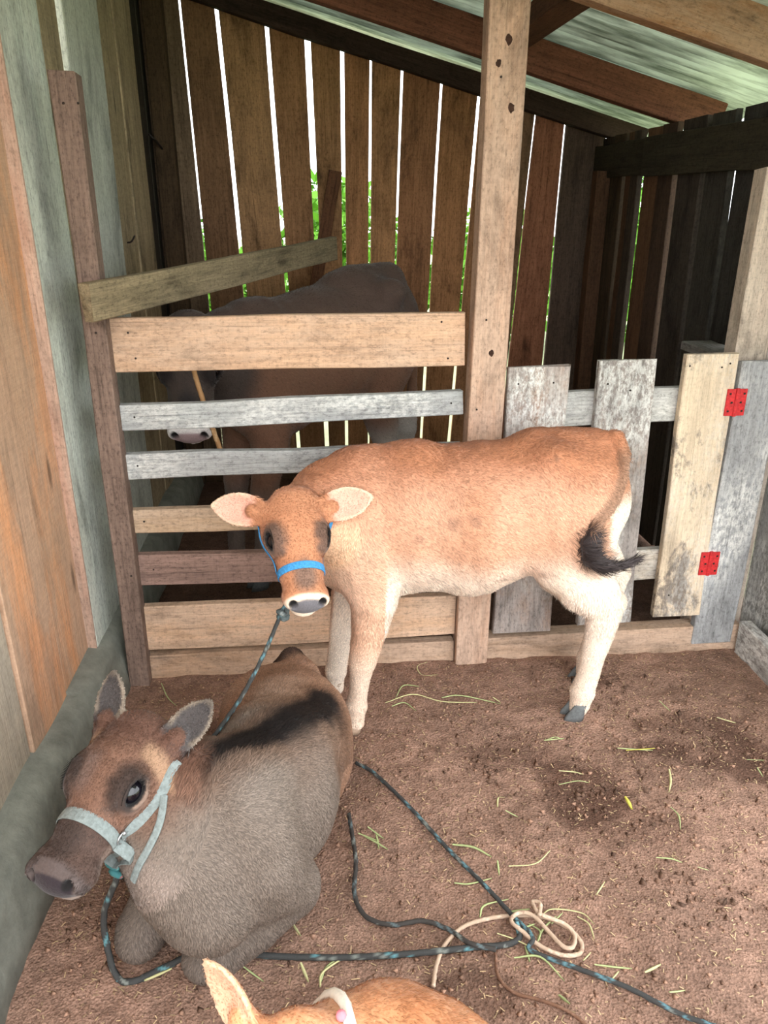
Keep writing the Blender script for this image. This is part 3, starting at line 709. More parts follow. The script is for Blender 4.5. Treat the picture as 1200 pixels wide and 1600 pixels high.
# ------------------------------------------------------------------ the calves
def finish_calf(root, S, H, colour, flow, length, count, seed, lift=.3, width=.0011):
    v, f = S.mesh(); n = vnormals(v, f)
    far = sstep(.17, .25, np.linalg.norm(H.loc(v)-np.array([.13, 0, -.02]), axis=1))*sstep(.03, .12, v[:, 2])*(1-on_ear(H, v))
    lump = (vnoise(v*7.5, 31)-.5)*.011+(vnoise(v*19, 32)-.5)*.005+(vnoise(v*np.array([34, 34, 12]), 33)-.5)*.0035    # skin over muscle and bone
    v = v+n*(lump*far)[:, None]; n = vnormals(v, f)
    col = np.clip(colour(v, n), .004, 1)
    mesh_obj('body', v, f, M['coat'], root, smooth=True, vcol=col)
    H.eyes(root)
    fur('fur', v, f, n, col, flow, length, count, root, lift=lift, seed=seed, width=width)
    return v, f, n, to_bvh(v, f)
def lashes(root, H, sides=(-1, 1)):
    for q in sides:
        vs_, fs = [], []
        for i in range(22):
            t = i/21*2-1; ex, ey, ez = H.EYE
            fl = np.array([1, q, 1]); b = (np.array(H.EYE)+H.EA*t*.022+H.EB*(.0145-.008*t*t)+H.EN*(.0135-.005*t*t))*fl; d = unit(H.EA*t*.4+H.EN*.8+H.EB*.45)*fl
            L = .017; o = len(vs_); w = H.EA*fl*.0009
            vs_ += [H.w(b-w), H.w(b+w), H.w(b+d*L*.6+w*.5-np.array([0, 0, .001])), H.w(b+d*L+np.array([0, 0, .003]))]; fs += [(o, o+1, o+2), (o, o+2, o+3)]
        mesh_obj('eyelashes', vs_, fs, M['lash'], root)

# ---- calf 1: tan calf standing side-on, head turned to the camera
c1 = empty('calf', (.45, 2.05, 0), 'tan calf standing by the fence with a blue halter and pale belly', 'calf', 'calves in the shed')
S = Sdf((-.34, 1.62, .0), (1.0, 2.34, .98), .0042)
TY = 2.055
S.chain([((.055, TY-.01, .62), (.118, .18)), ((.13, TY, .63), (.150, .225)), ((.27, TY, .655), (.165, .213)), ((.45, TY, .645), (.18, .222)), ((.63, TY, .685), (.162, .198)), ((.75, TY, .715), (.148, .175)), ((.800, TY, .725), (.110, .145))], .05, ki=.03)
S.tube((.10, TY, .80), (.30, TY, .83), .045, .04, .05)                       # withers
S.tube((.62, TY, .855), (.80, TY, .850), .045, .05, .05)                      # croup
S.ell((.655, TY-.09, .845), (.05, .04, .04), .05)                             # hip bone
S.ell((.655, TY+.09, .845), (.05, .04, .04), .05)
S.chain([((.10, TY-.01, .68), (.13, .17)), ((.02, TY-.06, .715), (.105, .125)), ((-.045, 1.91, .725), (.078, .088))], .05, up=(0, .3, 1))
for sy, ox, oy in ((-1, 0, 0), (1, -.055, .0)):                                 # front legs
    y = TY+sy*.098; yf = 1.955 if sy < 0 else 2.145
    S.chain([((.115, TY+sy*.10, .66), (.055, .10)), ((.135+ox*.3, TY+sy*.105, .53), (.055, .085)), ((.150+ox*.6, y, .44), .068), ((.140+ox, y, .36), .053), ((.128+ox, yf, .295), .045), ((.118+ox, yf, .235), .039), ((.108+ox, yf, .17), .030), ((.100+ox, yf, .11), .029), ((.096+ox, yf, .082), .033), ((.094+ox, yf-.004, .055), .027), ((.092+ox, yf-.008, .03), .028)], .028, up=(1, 0, 0))
for sy in (-1, 1):                                                              # hind legs
    y = TY+sy*.10; yf = 1.955 if sy < 0 else 2.145; ox = 0 if sy < 0 else .085
    S.ell((.735, TY+sy*.075, .66), (.115, .085, .185), .06)
    S.chain([((.735+ox, y, .60), (.065, .115)), ((.715+ox, y, .53), (.06, .095)), ((.775+ox, yf, .455), (.050, .074)), ((.838+ox, yf, .395), (.042, .058)), ((.846+ox, yf, .36), (.040, .052)), ((.838+ox, yf, .29), (.034, .042)), ((.824+ox, yf, .20), (.030, .036)), ((.813+ox, yf, .125), (.030, .036)), ((.806+ox, yf, .085), (.034, .040)), ((.800+ox, yf, .045), .031), ((.797+ox, yf, .03), .029)], .03, up=(1, 0, .2))
    S.tube((.83+ox, y, .50), (.876+ox, yf, .402), .020, .022, .03)
    S.ell((.884+ox, yf, .398), (.020, .018, .026), .02)               # tendon to the point of the hock
CU, CR, CB = unit(V(.03, .37, .93)), unit(V(.996, -.092, 0)), V(0, 0, CAM_H)
def to_loc(H, d): return H.R.T@unit(d)
H1 = Head((-.068, 1.875, .775), (-.029, 1.640, .610), (.16, -.52, .78), .292)
H1.build(S, [(to_loc(H1, -CR+.10*CU+.1*V(0, 1, 0)), to_loc(H1, V(.0, -.9, .35))), (to_loc(H1, CR+.22*CU+.1*V(0, 1, 0)), to_loc(H1, V(.05, -.9, .35)))], .138, .088)
# tail
tail = [((.800, TY, .868), .030), (tuple(at(960, 686, Y=2.03)), .026), (tuple(at(974, 712, Y=1.99)), .020), (tuple(at(974, 745, Y=1.955)), .0165), (tuple(at(958, 782, Y=1.915)), .0145), (tuple(at(932, 820, Y=1.88)), .013), (tuple(at(916, 852, Y=1.865)), .012)]
S.chain(tail, .012)
tuft = [(tuple(at(915, 848, Y=1.865)), .013), (tuple(at(922, 876, Y=1.865)), .020), (tuple(at(945, 888, Y=1.875)), .019), (tuple(at(972, 884, Y=1.89)), .011), (tuple(at(992, 874, Y=1.90)), .004)]
S.chain(tuft, .010)
pal1 = dict(eye=srgb(84, 70, 64), eyek=.85, lid=srgb(92, 74, 64), bridge=srgb(100, 88, 82), bridgek=.75, ring=srgb(226, 202, 180), pad=srgb(104, 100, 104), ringx=.032, ear_out=srgb(200, 146, 110), ear_in=srgb(226, 172, 152), ear_rim=srgb(228, 198, 170), mouth=.6)
tail_pts = smooth_path([p for p, r in tail], 6)
tuft_pts = smooth_path([p for p, r in tuft], 6)
def near_path(p, path): 
    out = np.full(len(p), 9.0); sel = (np.abs(p-path.mean(0)).max(1) < .35)
    if sel.any(): out[sel] = np.sqrt(((p[sel][:, None, :]-path[None])**2).sum(2)).min(1)
    return out
def col1(p, n):
    nz_ = (vnoise(p*7, 1)-.5); nf = (vnoise(p*22, 2)-.5)
    col = np.tile(np.array(srgb(208, 159, 130)), (len(p), 1))
    rel = (p[:, 2]-.46)/.44
    col = lerp(col, srgb(184, 124, 92), sstep(.58, 1.0, rel+nz_*.30)*.95)
    col = lerp(col, srgb(182, 124, 88), .35*sstep(.0, .35, nz_+.4*nf)*sstep(.25, .5, rel))
    col = lerp(col, srgb(236, 216, 198), sstep(.34, .02, rel+nz_*.22)*(p[:, 0] > .18)*.95)
    col = lerp(col, srgb(218, 178, 150), sstep(.45, .3, rel+nz_*.2)*(p[:, 0] <= .18)*.7)
    col = lerp(col, srgb(226, 204, 184), sstep(.34, .18, p[:, 2]+nz_*.05)*.8)
    inner = sstep(.2, .6, np.where(p[:, 1] < TY, n[:, 1], -n[:, 1]))*sstep(.5, .4, p[:, 2])
    col = lerp(col, srgb(234, 220, 204), inner*.8)
    col = lerp(col, srgb(236, 222, 206), sstep(.79, .83, p[:, 0])*sstep(.76, .70, p[:, 2])*sstep(.44, .5, p[:, 2])*(n[:, 0] > .35))
    col = lerp(col, srgb(222, 188, 164), sstep(.16, .08, blob(p, (-.0, 1.93, .47), (.9, .9, 1)))*.8)
    col = lerp(col, srgb(218, 180, 152), sstep(1.1, .4, blob(p, (.05, 1.93, .58), (.17, .2, .12)))*.5)
    for (x, z, r) in ((.30, .775, .018), (.42, .71, .020), (.265, .66, .02), (.36, .70, .026), (.645, .865, .018)):
        col = lerp(col, srgb(150, 112, 92), sstep(1.0, .3, np.hypot(p[:, 0]-x, p[:, 2]-z)/r+nf)*(p[:, 1] < TY)*.5)
    l = H1.loc(p); hd = sstep(-.05, .01, l[:, 0])*sstep(.215, .19, np.linalg.norm(l-np.array([.13, 0, -.02]), axis=1))
    col = lerp(col, srgb(188, 130, 96), hd*sstep(-.05, .0, l[:, 2]))
    col = lerp(col, srgb(224, 184, 150), hd*sstep(-.03, -.055, l[:, 2]))
    col = head_colours(H1, p, n, col, pal1)
    dt = near_path(p, tail_pts); col = lerp(col, srgb(150, 116, 94), sstep(.028, .018, dt)*sstep(.9, .84, p[:, 2])*.85)
    dt = near_path(p, tuft_pts); col = lerp(col, srgb(66, 58, 58), sstep(.045, .025, dt))
    return col
def flow1(p, n):
    fl = np.tile(np.array([.75, 0, -.65]), (len(p), 1))
    leg = sstep(.5, .4, p[:, 2])[:, None]; fl = fl*(1-leg)+np.array([0, 0, -1.0])*leg
    l = H1.loc(p); hd = sstep(-.02, .03, l[:, 0])*(np.linalg.norm(l-np.array([.13, 0, -.02]), axis=1) < .2); hd = hd[:, None]
    fl = fl*(1-hd)+H1.x*hd
    fl = fl+.9*np.stack([vnoise(p*9, 21)-.5, vnoise(p*9, 22)-.5, vnoise(p*9, 23)-.5], 1)
    tf = (near_path(p, tuft_pts) < .04)[:, None]; return np.where(tf, np.array([1.0, .1, .15]), fl)
def len1(p, n):
    L = np.full(len(p), .013); L = np.where(p[:, 2] < .3, .007, L)
    l = H1.loc(p); L = np.where(np.linalg.norm(l-np.array([.14, 0, -.02]), axis=1) < .17, .007, L); L = np.where(l[:, 0] > .262, np.where(np.linalg.norm(l-np.array([.28, 0, -.02]), axis=1) < .06, 0, L), L)
    L = np.where((n[:, 2] < -.5)*(p[:, 2] > .38)*(p[:, 0] > .2), .030, L)
    d_e = np.minimum(np.linalg.norm(l-np.array([.128, .07, .01]), axis=1), np.linalg.norm(l-np.array([.128, -.07, .01]), axis=1)); L = np.where(d_e < .028, 0, L)
    L = np.where(on_ear(H1, p), .005, L)
    return np.where(near_path(p, tuft_pts) < .05, .05, L)
v1, f1, n1, B1 = finish_calf(c1, S, H1, col1, flow1, len1, 150000, 1)
lashes(c1, H1)
for sy, yf, ox in ((-1, 1.955, 0), (1, 2.145, -.055)): hoof((.090+ox, yf-.004, .003), (-1, -.1), .95, M['hoof_pale'], c1)
for sy, yf, ox in ((-1, 1.955, 0), (1, 2.145, .085)): hoof((.790+ox, yf-.004, .003), (-1, -.1), 1.0, M['hoof_grey'], c1)

# ---- calf 2: grey-brown calf lying curled in front
c2 = empty('calf', (-.15, 1.45, 0), 'grey brown calf lying curled on the dirt with a black dorsal stripe', 'calf', 'calves in the shed')
S = Sdf((-.68, .98, -.01), (.16, 2.02, .74), .0040)
S.chain([((-.285, 1.215, .235), (.105, .155)), ((-.21, 1.27, .250), (.125, .195)), ((-.13, 1.43, .245), (.145, .195)), ((-.10, 1.62, .205), (.155, .185)), ((-.135, 1.755, .185), (.15, .165))], .05, ki=.04)
S.chain([((-.215, 1.255, .40), .055), ((-.10, 1.37, .395), .05), ((-.025, 1.50, .35), .05), ((-.02, 1.64, .31), .05), ((-.08, 1.78, .28), .05)], .06)   # spine, rolled to the right
S.ell((-.04, 1.67, .15), (.09, .13, .14), .05)                                    # haunch
S.ell((-.01, 1.59, .275), (.035, .045, .035), .05)
S.chain([((-.225, 1.27, .325), (.125, .165)), ((-.30, 1.28, .375), (.10, .125)), ((-.355, 1.31, .435), (.085, .09))], .05, up=(.3, 0, 1))
S.tube((-.385, 1.245, .375), (-.30, 1.215, .28), (.065, .07), (.09, .10), .05)    # neck
S.tube((-.30, 1.20, .33), (-.24, 1.15, .20), .09, .085, .05)                        # throat to brisket
S.ell((-.135, 1.225, .23), (.075, .075, .13), .05)                                 # shoulder
S.chain([((-.13, 1.20, .24), .065), ((-.095, 1.265, .125), .068), ((-.165, 1.215, .085), .058), ((-.235, 1.175, .062), .054), ((-.262, 1.165, .052), .048)], .018)   # near foreleg, knee forward
S.tube((-.255, 1.18, .045), (-.15, 1.30, .035), .036, .03, .02)
S.chain([((-.33, 1.285, .20), .07), ((-.375, 1.27, .12), .052), ((-.405, 1.235, .062), .052), ((-.41, 1.225, .052), .048)], .02)    # far foreleg
S.tube((-.40, 1.245, .045), (-.31, 1.37, .035), .036, .03, .02)
S.chain([((-.15, 1.70, .14), .11), ((-.30, 1.60, .12), .075), ((-.33, 1.74, .06), .045), ((-.40, 1.60, .04), .03), ((-.43, 1.54, .035), .03)], .04)  # hind leg under
S.chain([((-.05, 1.82, .300), .03), ((-.09, 1.885, .300), .036), ((-.12, 1.915, .255), .03), ((-.16, 1.925, .19), .024), ((-.20, 1.93, .10), .018), ((-.24, 1.91, .03), .016)], .03)  # tail
H2 = Head((-.372, 1.318, .500), (-.494, 1.062, .402), (-.263, -.464, .846), .306)
H2.build(S, [(to_loc(H2, CU+.12*CR), to_loc(H2, V(-.45, -.75, .35))), (to_loc(H2, .68*CR+.73*CU), to_loc(H2, V(-.15, -.8, .5)))], .122, .070, mz=1.12)
pal2 = dict(eye=srgb(46, 40, 38), eyek=.85, lid=srgb(56, 46, 42), bridge=srgb(58, 48, 44), bridgek=.75, ring=srgb(86, 75, 72), chin=srgb(140, 124, 114), pad=srgb(44, 37, 42), ear_out=srgb(58, 52, 52), ear_in=srgb(72, 67, 66), ear_rim=srgb(150, 134, 116), rimk=.6, eark=.85, ear_tip=srgb(40, 36, 38), tipk=.5)
stripe = smooth_path([(-.235, 1.25, .45), (-.12, 1.355, .44), (-.035, 1.475, .40), (.0, 1.56, .36)], 8)
def col2(p, n):
    nz_ = (vnoise(p*8, 4)-.5); nf = (vnoise(p*30, 5)-.5)
    col = np.tile(np.array(srgb(114, 101, 91)), (len(p), 1))
    col = lerp(col, srgb(142, 108, 87), sstep(1.36, 1.55, p[:, 1]+.35*p[:, 0]+nz_*.12)*.95)
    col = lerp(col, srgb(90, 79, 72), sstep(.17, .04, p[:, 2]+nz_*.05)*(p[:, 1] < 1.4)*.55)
    col = lerp(col, srgb(124, 92, 70), .4*sstep(.05, .25, nz_+.3*nf)*(p[:, 1] > 1.35))
    col = lerp(col, srgb(148, 122, 104), .5*sstep(.1, .3, -nz_)*(p[:, 1] > 1.4))
    ds = np.where(p[:, 2] > .2, near_path(p*np.array([1, 1, 0]), stripe*np.array([1, 1, 0])), 9)
    col = lerp(col, srgb(96, 70, 54), sstep(.10, .05, ds+nz_*.03)*.6*(n[:, 2] > 0))
    col = lerp(col, srgb(26, 21, 20), sstep(.054, .018, ds+nz_*.02+nf*.02)*(n[:, 2] > .0))
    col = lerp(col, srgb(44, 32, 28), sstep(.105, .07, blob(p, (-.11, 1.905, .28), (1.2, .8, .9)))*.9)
    l = H2.loc(p); hd = sstep(-.09, .0, l[:, 0])*sstep(.205, .16, np.linalg.norm(l-np.array([.12, 0, .0]), axis=1))
    col = lerp(col, srgb(116, 84, 68), hd*sstep(-.07, -.01, l[:, 2]+nf*.02)*.95)
    col = lerp(col, srgb(84, 58, 48), hd*sstep(.07, .02, l[:, 0])*sstep(-.03, .01, l[:, 2])*.75)
    col = lerp(col, srgb(120, 104, 98), hd*sstep(.035, .0, np.abs(l[:, 1]+.025))*sstep(.06, .09, l[:, 0])*sstep(.17, .13, l[:, 0])*.5)
    col = lerp(col, srgb(58, 50, 48), hd*sstep(.17, .20, l[:, 0]+nf*.02)*sstep(-.045, -.02, l[:, 2])*.7)
    hc = (np.linalg.norm(l-np.array([.11, 0, -.01]), axis=1) < .125)
    col = lerp(col, srgb(172, 138, 110), hc*sstep(.026, .006, np.abs(l[:, 0]-.062+.35*(l[:, 2]+.01)))*sstep(.045, .065, np.abs(l[:, 1]))*sstep(-.085, -.06, l[:, 2])*.65)
    col = lerp(col, srgb(142, 122, 110), hd*sstep(1.0, .4, np.sqrt(((l[:, 0]-.215)/.045)**2+((l[:, 2]+.045)/.03)**2))*sstep(.02, .04, np.abs(l[:, 1]))*.8)
    col = head_colours(H2, p, n, col, pal2)
    le = np.stack([l[:, 0], np.abs(l[:, 1]), l[:, 2]], 1)-np.array(H2.EYE); ea, en_, eb = le@H2.EA, le@H2.EN, le@H2.EB      # pale lower lid
    return lerp(col, srgb(150, 124, 108), (np.abs(en_) < .03)*sstep(.006, .003, np.abs(eb+.0225-.012*(ea/.03)**2))*sstep(.030, .022, np.abs(ea))*.8)
def flow2(p, n):
    fl = np.tile(np.array([.45, .8, -.5]), (len(p), 1))
    side = sstep(.42, .25, p[:, 2])[:, None]; fl = fl*(1-.75*side)+np.array([.05, .05, -1.0])*side
    l = H2.loc(p); hd = (sstep(-.02, .03, l[:, 0])*(np.linalg.norm(l-np.array([.13, 0, -.02]), axis=1) < .2))[:, None]
    fl = fl*(1-hd)+H2.x*hd
    return fl+.7*np.stack([vnoise(p*8, 21)-.5, vnoise(p*8, 22)-.5, vnoise(p*8, 23)-.5], 1)
def len2(p, n):
    L = np.full(len(p), .012)
    l = H2.loc(p); L = np.where(np.linalg.norm(l-np.array([.14, 0, -.02]), axis=1) < .19, .007, L); L = np.where(np.linalg.norm(l-np.array([.285, 0, -.025]), axis=1) < .05, 0, L)
    d_e = np.minimum(np.linalg.norm(l-np.array([.128, .07, .01]), axis=1), np.linalg.norm(l-np.array([.128, -.07, .01]), axis=1)); L = np.where(d_e < .029, 0, L)
    L = np.where(on_ear(H2, p), .005, L)
    return np.where(near_path(p, stripe) < .07, .02, L)
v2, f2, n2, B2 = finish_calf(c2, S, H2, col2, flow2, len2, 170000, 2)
lashes(c2, H2)

# ---- calf 3: dark heifer behind the rails
c3 = empty('young_cow', (.05, 3.2, 0), 'dark brown young cow with a white muzzle standing behind the fence rails', 'cow', 'calves in the shed')
S = Sdf((-.72, 2.42, .0), (.60, 3.80, 1.36), .0068)
S.chain([((-.27, 2.97, .86), (.14, .20)), ((-.20, 3.03, .89), (.18, .27)), ((.02, 3.20, .935), (.20, .255)), ((.22, 3.34, .98), (.19, .265)), ((.33, 3.43, 1.01), (.15, .23))], .07, ki=.04)
S.tube((.10, 3.26, 1.19), (.33, 3.43, 1.21), .05, .06, .06)
for q in (-1, 1): S.ell((.24-q*.09, 3.36+q*.13, 1.17), (.06, .06, .05), .06)
S.chain([((-.24, 2.98, .96), (.13, .19)), ((-.34, 2.90, 1.0), (.11, .15)), ((-.41, 2.84, 1.02), (.09, .11))], .06)
for (hx, hy, fx, fy) in ((-.165, 2.93, -.235, 2.955), (-.30, 3.10, -.36, 3.12)):
    S.chain([((hx, hy+.03, .78), .10), ((hx-.01, hy+.02, .62), .075), ((fx+.02, fy, .42), .052), ((fx+.01, fy, .25), .036), ((fx, fy, .12), .036), ((fx, fy, .03), .036)], .04)
for (hx, hy, fx, fy) in ((.31, 3.31, .285, 3.33), (.24, 3.49, .36, 3.52)):
    S.chain([((hx, hy, .88), .13), ((hx-.03, hy, .72), .095), ((fx+.03, fy, .52), .056), ((fx+.03, fy, .40), .042), ((fx+.01, fy, .15), .038), ((fx, fy, .03), .036)], .05)
S.chain([((.40, 3.49, 1.14), .035), ((.45, 3.52, .95), .028), ((.46, 3.53, .7), .022), ((.45, 3.53, .5), .03), ((.45, 3.53, .38), .008)], .03)
H3 = Head((-.425, 2.79, 1.10), (-.430, 2.565, .735), (0, -.5, .6), .40)
H3.build(S, [((-.2, -1, -.15), (.7, -.3, .4)), ((-.15, 1, -.55), (.7, .3, .4))], .125, .078)
pal3 = dict(eye=srgb(40, 34, 32), lid=srgb(60, 50, 46), bridge=srgb(46, 44, 46), ring=srgb(240, 232, 228), ringx=.055, pad=srgb(176, 150, 150), ear_out=srgb(58, 46, 40), ear_in=srgb(150, 100, 80), ear_rim=srgb(50, 40, 36))
def col3(p, n):
    nz_ = (vnoise(p*6, 7)-.5)
    col = np.tile(np.array(srgb(140, 104, 84)), (len(p), 1))
    col = lerp(col, srgb(82, 68, 62), sstep(.95, 1.12, p[:, 2]+nz_*.12)*.9)
    col = lerp(col, srgb(132, 94, 74), sstep(.82, .62, p[:, 2]+nz_*.1)*(p[:, 0] < -.05)*.5)
    col = lerp(col, srgb(196, 190, 184), sstep(.66, .5, p[:, 2]+nz_*.08)*(p[:, 0] > .1)*.85)
    col = lerp(col, srgb(112, 102, 96), sstep(.5, .35, p[:, 2])*(p[:, 0] < .1)*.8)
    l = H3.loc(p); hd = sstep(-.08, .01, l[:, 0])*sstep(.22, .15, np.linalg.norm(l-np.array([.12, 0, -.02]), axis=1))
    col = lerp(col, srgb(86, 74, 68), hd)
    return head_colours(H3, p, n, col, pal3)
def flow3(p, n): return np.tile(np.array([.6, .45, -.6]), (len(p), 1))+.5*np.stack([vnoise(p*8, 21)-.5, vnoise(p*8, 22)-.5, vnoise(p*8, 23)-.5], 1)
def len3(p, n): l = H3.loc(p); return np.where(np.linalg.norm(l-np.array([.28, 0, -.02]), axis=1) < .07, 0, .014)
v3, f3, n3, B3 = finish_calf(c3, S, H3, col3, flow3, len3, 40000, 3)
for (fx, fy) in ((-.235, 2.955), (-.36, 3.12), (.285, 3.33), (.36, 3.52)): hoof((fx-.012, fy-.01, .003), (-.8, -.5), 1.25, M['hoof_grey'], c3)

# ---- calf 4: tan calf lying right below the camera
c4 = empty('calf', (.15, .55, 0), 'orange tan calf at the bottom edge showing one ear and its back', 'calf', 'calves in the shed')
S = Sdf((-.36, .10, -.01), (.62, 1.08, .72), .0055)
DY, DZ = .125, -.03
S.chain([((.03, .62+DY, .28+DZ), (.11, .15)), ((.10, .60+DY, .25+DZ), (.15, .19)), ((.22, .46+DY, .245+DZ), (.17, .20)), ((.33, .30+DY, .23+DZ), (.165, .19)), ((.37, .18+DY, .21+DZ), (.14, .165))], .06, ki=.04)
S.tube((.08, .645+DY, .375+DZ), (.18, .56+DY, .385+DZ), .05, .05, .06)
S.chain([((.05, .62+DY, .32+DZ), (.10, .13)), ((-.01, .62+DY, .345+DZ), (.08, .095)), ((-.045, .60+DY, .365+DZ), (.07, .075))], .05)
S.chain([((.02, .70+DY, .18), .08), ((-.02, .74+DY, .09), .055), ((-.12, .72+DY, .05), .045)], .04); S.tube((-.11, .72+DY, .045), (.02, .80+DY, .035), .034, .028, .02)
S.chain([((.10, .44+DY, .16), .09), ((-.02, .42+DY, .07), .055), ((-.12, .38+DY, .05), .045)], .04)
S.chain([((.33, .30+DY, .14), .13), ((.15, .22+DY, .10), .07), ((.30, .12+DY, .05), .04), ((.10, .10+DY, .04), .03)], .05)
H4 = Head((-.045, .625+DY, .385), (-.165, .39+DY, .24), (.35, 0, .9), .285)
H4.build(S, [(to_loc(H4, (-.55, .45, .68)), to_loc(H4, (-.7, -.65, .25))), (to_loc(H4, (.35, -.65, -.25)), to_loc(H4, (0, -.6, .7)))], .125, .080)
pal4 = dict(pal1); pal4.update(ear_in=srgb(214, 164, 134), ear_out=srgb(192, 132, 92), ear_rim=srgb(218, 180, 146))
def col4(p, n):
    nz_ = (vnoise(p*8, 4)-.5)
    col = np.tile(np.array(srgb(206, 148, 106)), (len(p), 1))
    col = lerp(col, srgb(222, 178, 142), sstep(.05, .3, nz_)*.7); col = lerp(col, srgb(178, 116, 76), sstep(.05, .3, -nz_)*.7)
    return head_colours(H4, p, n, col, pal4)
def flow4(p, n): return np.tile(np.array([.6, -.6, -.4]), (len(p), 1))+.6*np.stack([vnoise(p*8, 21)-.5, vnoise(p*8, 22)-.5, vnoise(p*8, 23)-.5], 1)
def len4(p, n): l = H4.loc(p); return np.where(on_ear(H4, p), .005, np.where(np.linalg.norm(l-np.array([.14, 0, -.02]), axis=1) < .17, .007, .012))
v4, f4, n4, B4 = finish_calf(c4, S, H4, col4, flow4, len4, 90000, 4, width=.0008)
# ------------------------------------------------------------------ halters
def hit(B, x, y):
    d = unit(ray(x, y)); h = B.ray_cast(Vector((0, 0, CAM_H)), Vector(d), 6.0); return np.array(h[0]) if h[0] is not None else None
def halter(name, loc, label, H, B, mat, width, nose_x, back=(.035, .088, -.03), cheek=(.10, .085, -.045), tilt=.25, th=.003, ring=True):
    r = empty(name, loc, label, 'halter')
    P, Nn = loop_around(B, H.w((nose_x, 0, -.035)), H.x*1.0+H.z*tilt, H.z, r=.16*H.s)
    ribbon('noseband', P, Nn, width, th, mat, r, closed=True)
    for q in (-1, 1):
        a = (nose_x-.012, q*.055, -.035)
        P, Nn = strap_on(B, [H.w(a), H.w((cheek[0]+.03, q*cheek[1]*.9, cheek[2])), H.w((cheek[0]-.02, q*cheek[1], cheek[2]+.005)), H.w((back[0]+.01, q*back[1], back[2]-.004)), H.w((back[0]-.012, q*back[1], back[2]))])
        ribbon('cheek_strap', P, Nn, width*.8, th, mat, r)
        if ring: 
            h = B.find_nearest(Vector(H.w(a))); c = np.array(h[0])+np.array(h[1])*.004; nn = unit(np.array(h[1])); u = unit(np.cross(nn, H.x)); w_ = np.cross(nn, u)
            pts = [c+(u*math.cos(t)+w_*math.sin(t))*.012*H.s for t in np.linspace(0, 2*math.pi, 17)]
            tube_mesh('ring', pts, .0022, M['metal'], r, nseg=6)
    P, Nn = strap_on(B, [H.w((nose_x-.012, .05, -.045)), H.w((nose_x-.02, .03, -.095)), H.w((nose_x-.02, 0, -.11)), H.w((nose_x-.02, -.03, -.095)), H.w((nose_x-.012, -.05, -.045))])
    ribbon('chin_strap', P, Nn, width*.8, th, mat, r)
    return r
halter('halter', tuple(H1.w((.19, 0, 0))), 'bright blue woven halter on the standing tan calf', H1, B1, M['halter_blue'], .019, .192, tilt=-.1, ring=False)
hb = halter('halter', tuple(H2.w((.19, 0, 0))), 'grimy grey strap halter on the head of the lying calf', H2, B2, M['halter_grey'], .024, .190, tilt=.05)
def hits(B, px): return [h for h in (hit(B, *q) for q in px) if h is not None]
for nm, px, wd_ in (('throat_strap', [(258, 1244), (252, 1285), (236, 1322), (220, 1350), (211, 1374)], .014), ('jaw_strap', [(203, 1318), (196, 1338), (182, 1356), (168, 1366)], .014)):
    P, Nn = strap_on(B2, hits(B2, px), off=.004); ribbon(nm, P, Nn, wd_, .0035, M['halter_grey'], hb)
c = B2.find_nearest(Vector(H2.w((.172, .06, -.03))))
sphere('rivet', np.array(c[0])+np.array(c[1])*.005, .005, M['metal'], hb, 10, 6)
cl = empty('collar', (-.005, .735, .30), 'white rope collar round the neck of the calf at the bottom edge', 'collar')
P, Nn = loop_around(B4, V(-.032, .735, .31), V(.85, .05, -.40), V(0, 0, 1), r=.22, n=40, off=.004)
tube_mesh('band', np.r_[P, P[:1]], .009, M['halter_white'], cl, nseg=8)
k = int(np.argmax(P[:, 2])); sphere('pink_knot', P[k]+V(-.012, .012, .008), .008, simple('pink_thread', srgb(235, 130, 140), .8, .2, var=.3), cl, 10, 6)
# ------------------------------------------------------------------ ropes
DKR, TEAL, PALE = srgb(62, 62, 61), srgb(96, 140, 146), srgb(120, 124, 118)
def gp(x, y, z=.011):
    p = at(x, y, Z=z); return V(p[0], p[1], max(ground_z([p[:2]])[0], -.004)+z)
chin2 = np.array(B2.find_nearest(Vector(H2.w((.175, .0, -.11))))[0])
A = [chin2, chin2+V(.012, -.01, -.05)]+[at(163, 1425, Z=.16), at(168, 1480, Z=.07), gp(182, 1525), gp(205, 1532), gp(245, 1515), gp(300, 1490), gp(345, 1478), gp(400, 1490), gp(520, 1496), gp(640, 1490), gp(740, 1478), gp(790, 1474), gp(812, 1462), gp(806, 1440, .02)]
tag(tube_mesh('rope', smooth_path(A, 14), .0066, M['rope'], None, (DKR, TEAL, PALE), seed=1), 'dark teal rope from the lying calf halter across the dirt floor', 'rope')
sphere_k = empty('rope_knot', tuple(chin2), 'teal rope knot tied under the chin of the lying calf', 'knot')
for j in range(3):
    cc = chin2+V(.006*j, -.004*j, -.014-.017*j); pts = [cc+V(.011*math.cos(t), .011*math.sin(t), .004*math.sin(2*t)) for t in np.linspace(0, 2*math.pi, 25)]
    tube_mesh('loop', pts, .0075, M['rope'], sphere_k, (srgb(66, 120, 122), srgb(120, 176, 176), srgb(190, 90, 80)), seed=9+j, pitch=.02)
chin1 = np.array(B1.find_nearest(Vector(H1.w((.20, -.01, -.11))))[0])
q1 = at(442, 960, Y=chin1[1]-.005)
h0 = hit(B2, 343, 1150); h0 = h0 if h0 is not None else at(343, 1150, Z=.3)
Bp = [chin1, q1+V(0, 0, .012), q1+(h0-q1)*.33+V(0, 0, -.008), q1+(h0-q1)*.66+V(0, 0, -.008), h0+V(-.005, .012, .004), h0+V(-.03, .02, -.03)]
B2p = [gp(556, 1190), gp(585, 1208), gp(640, 1262), gp(700, 1325), gp(755, 1380), gp(800, 1428, .014), gp(832, 1462, .02), gp(830, 1484), gp(900, 1512), gp(980, 1543), gp(1060, 1582), gp(1130, 1612), gp(1230, 1650)]
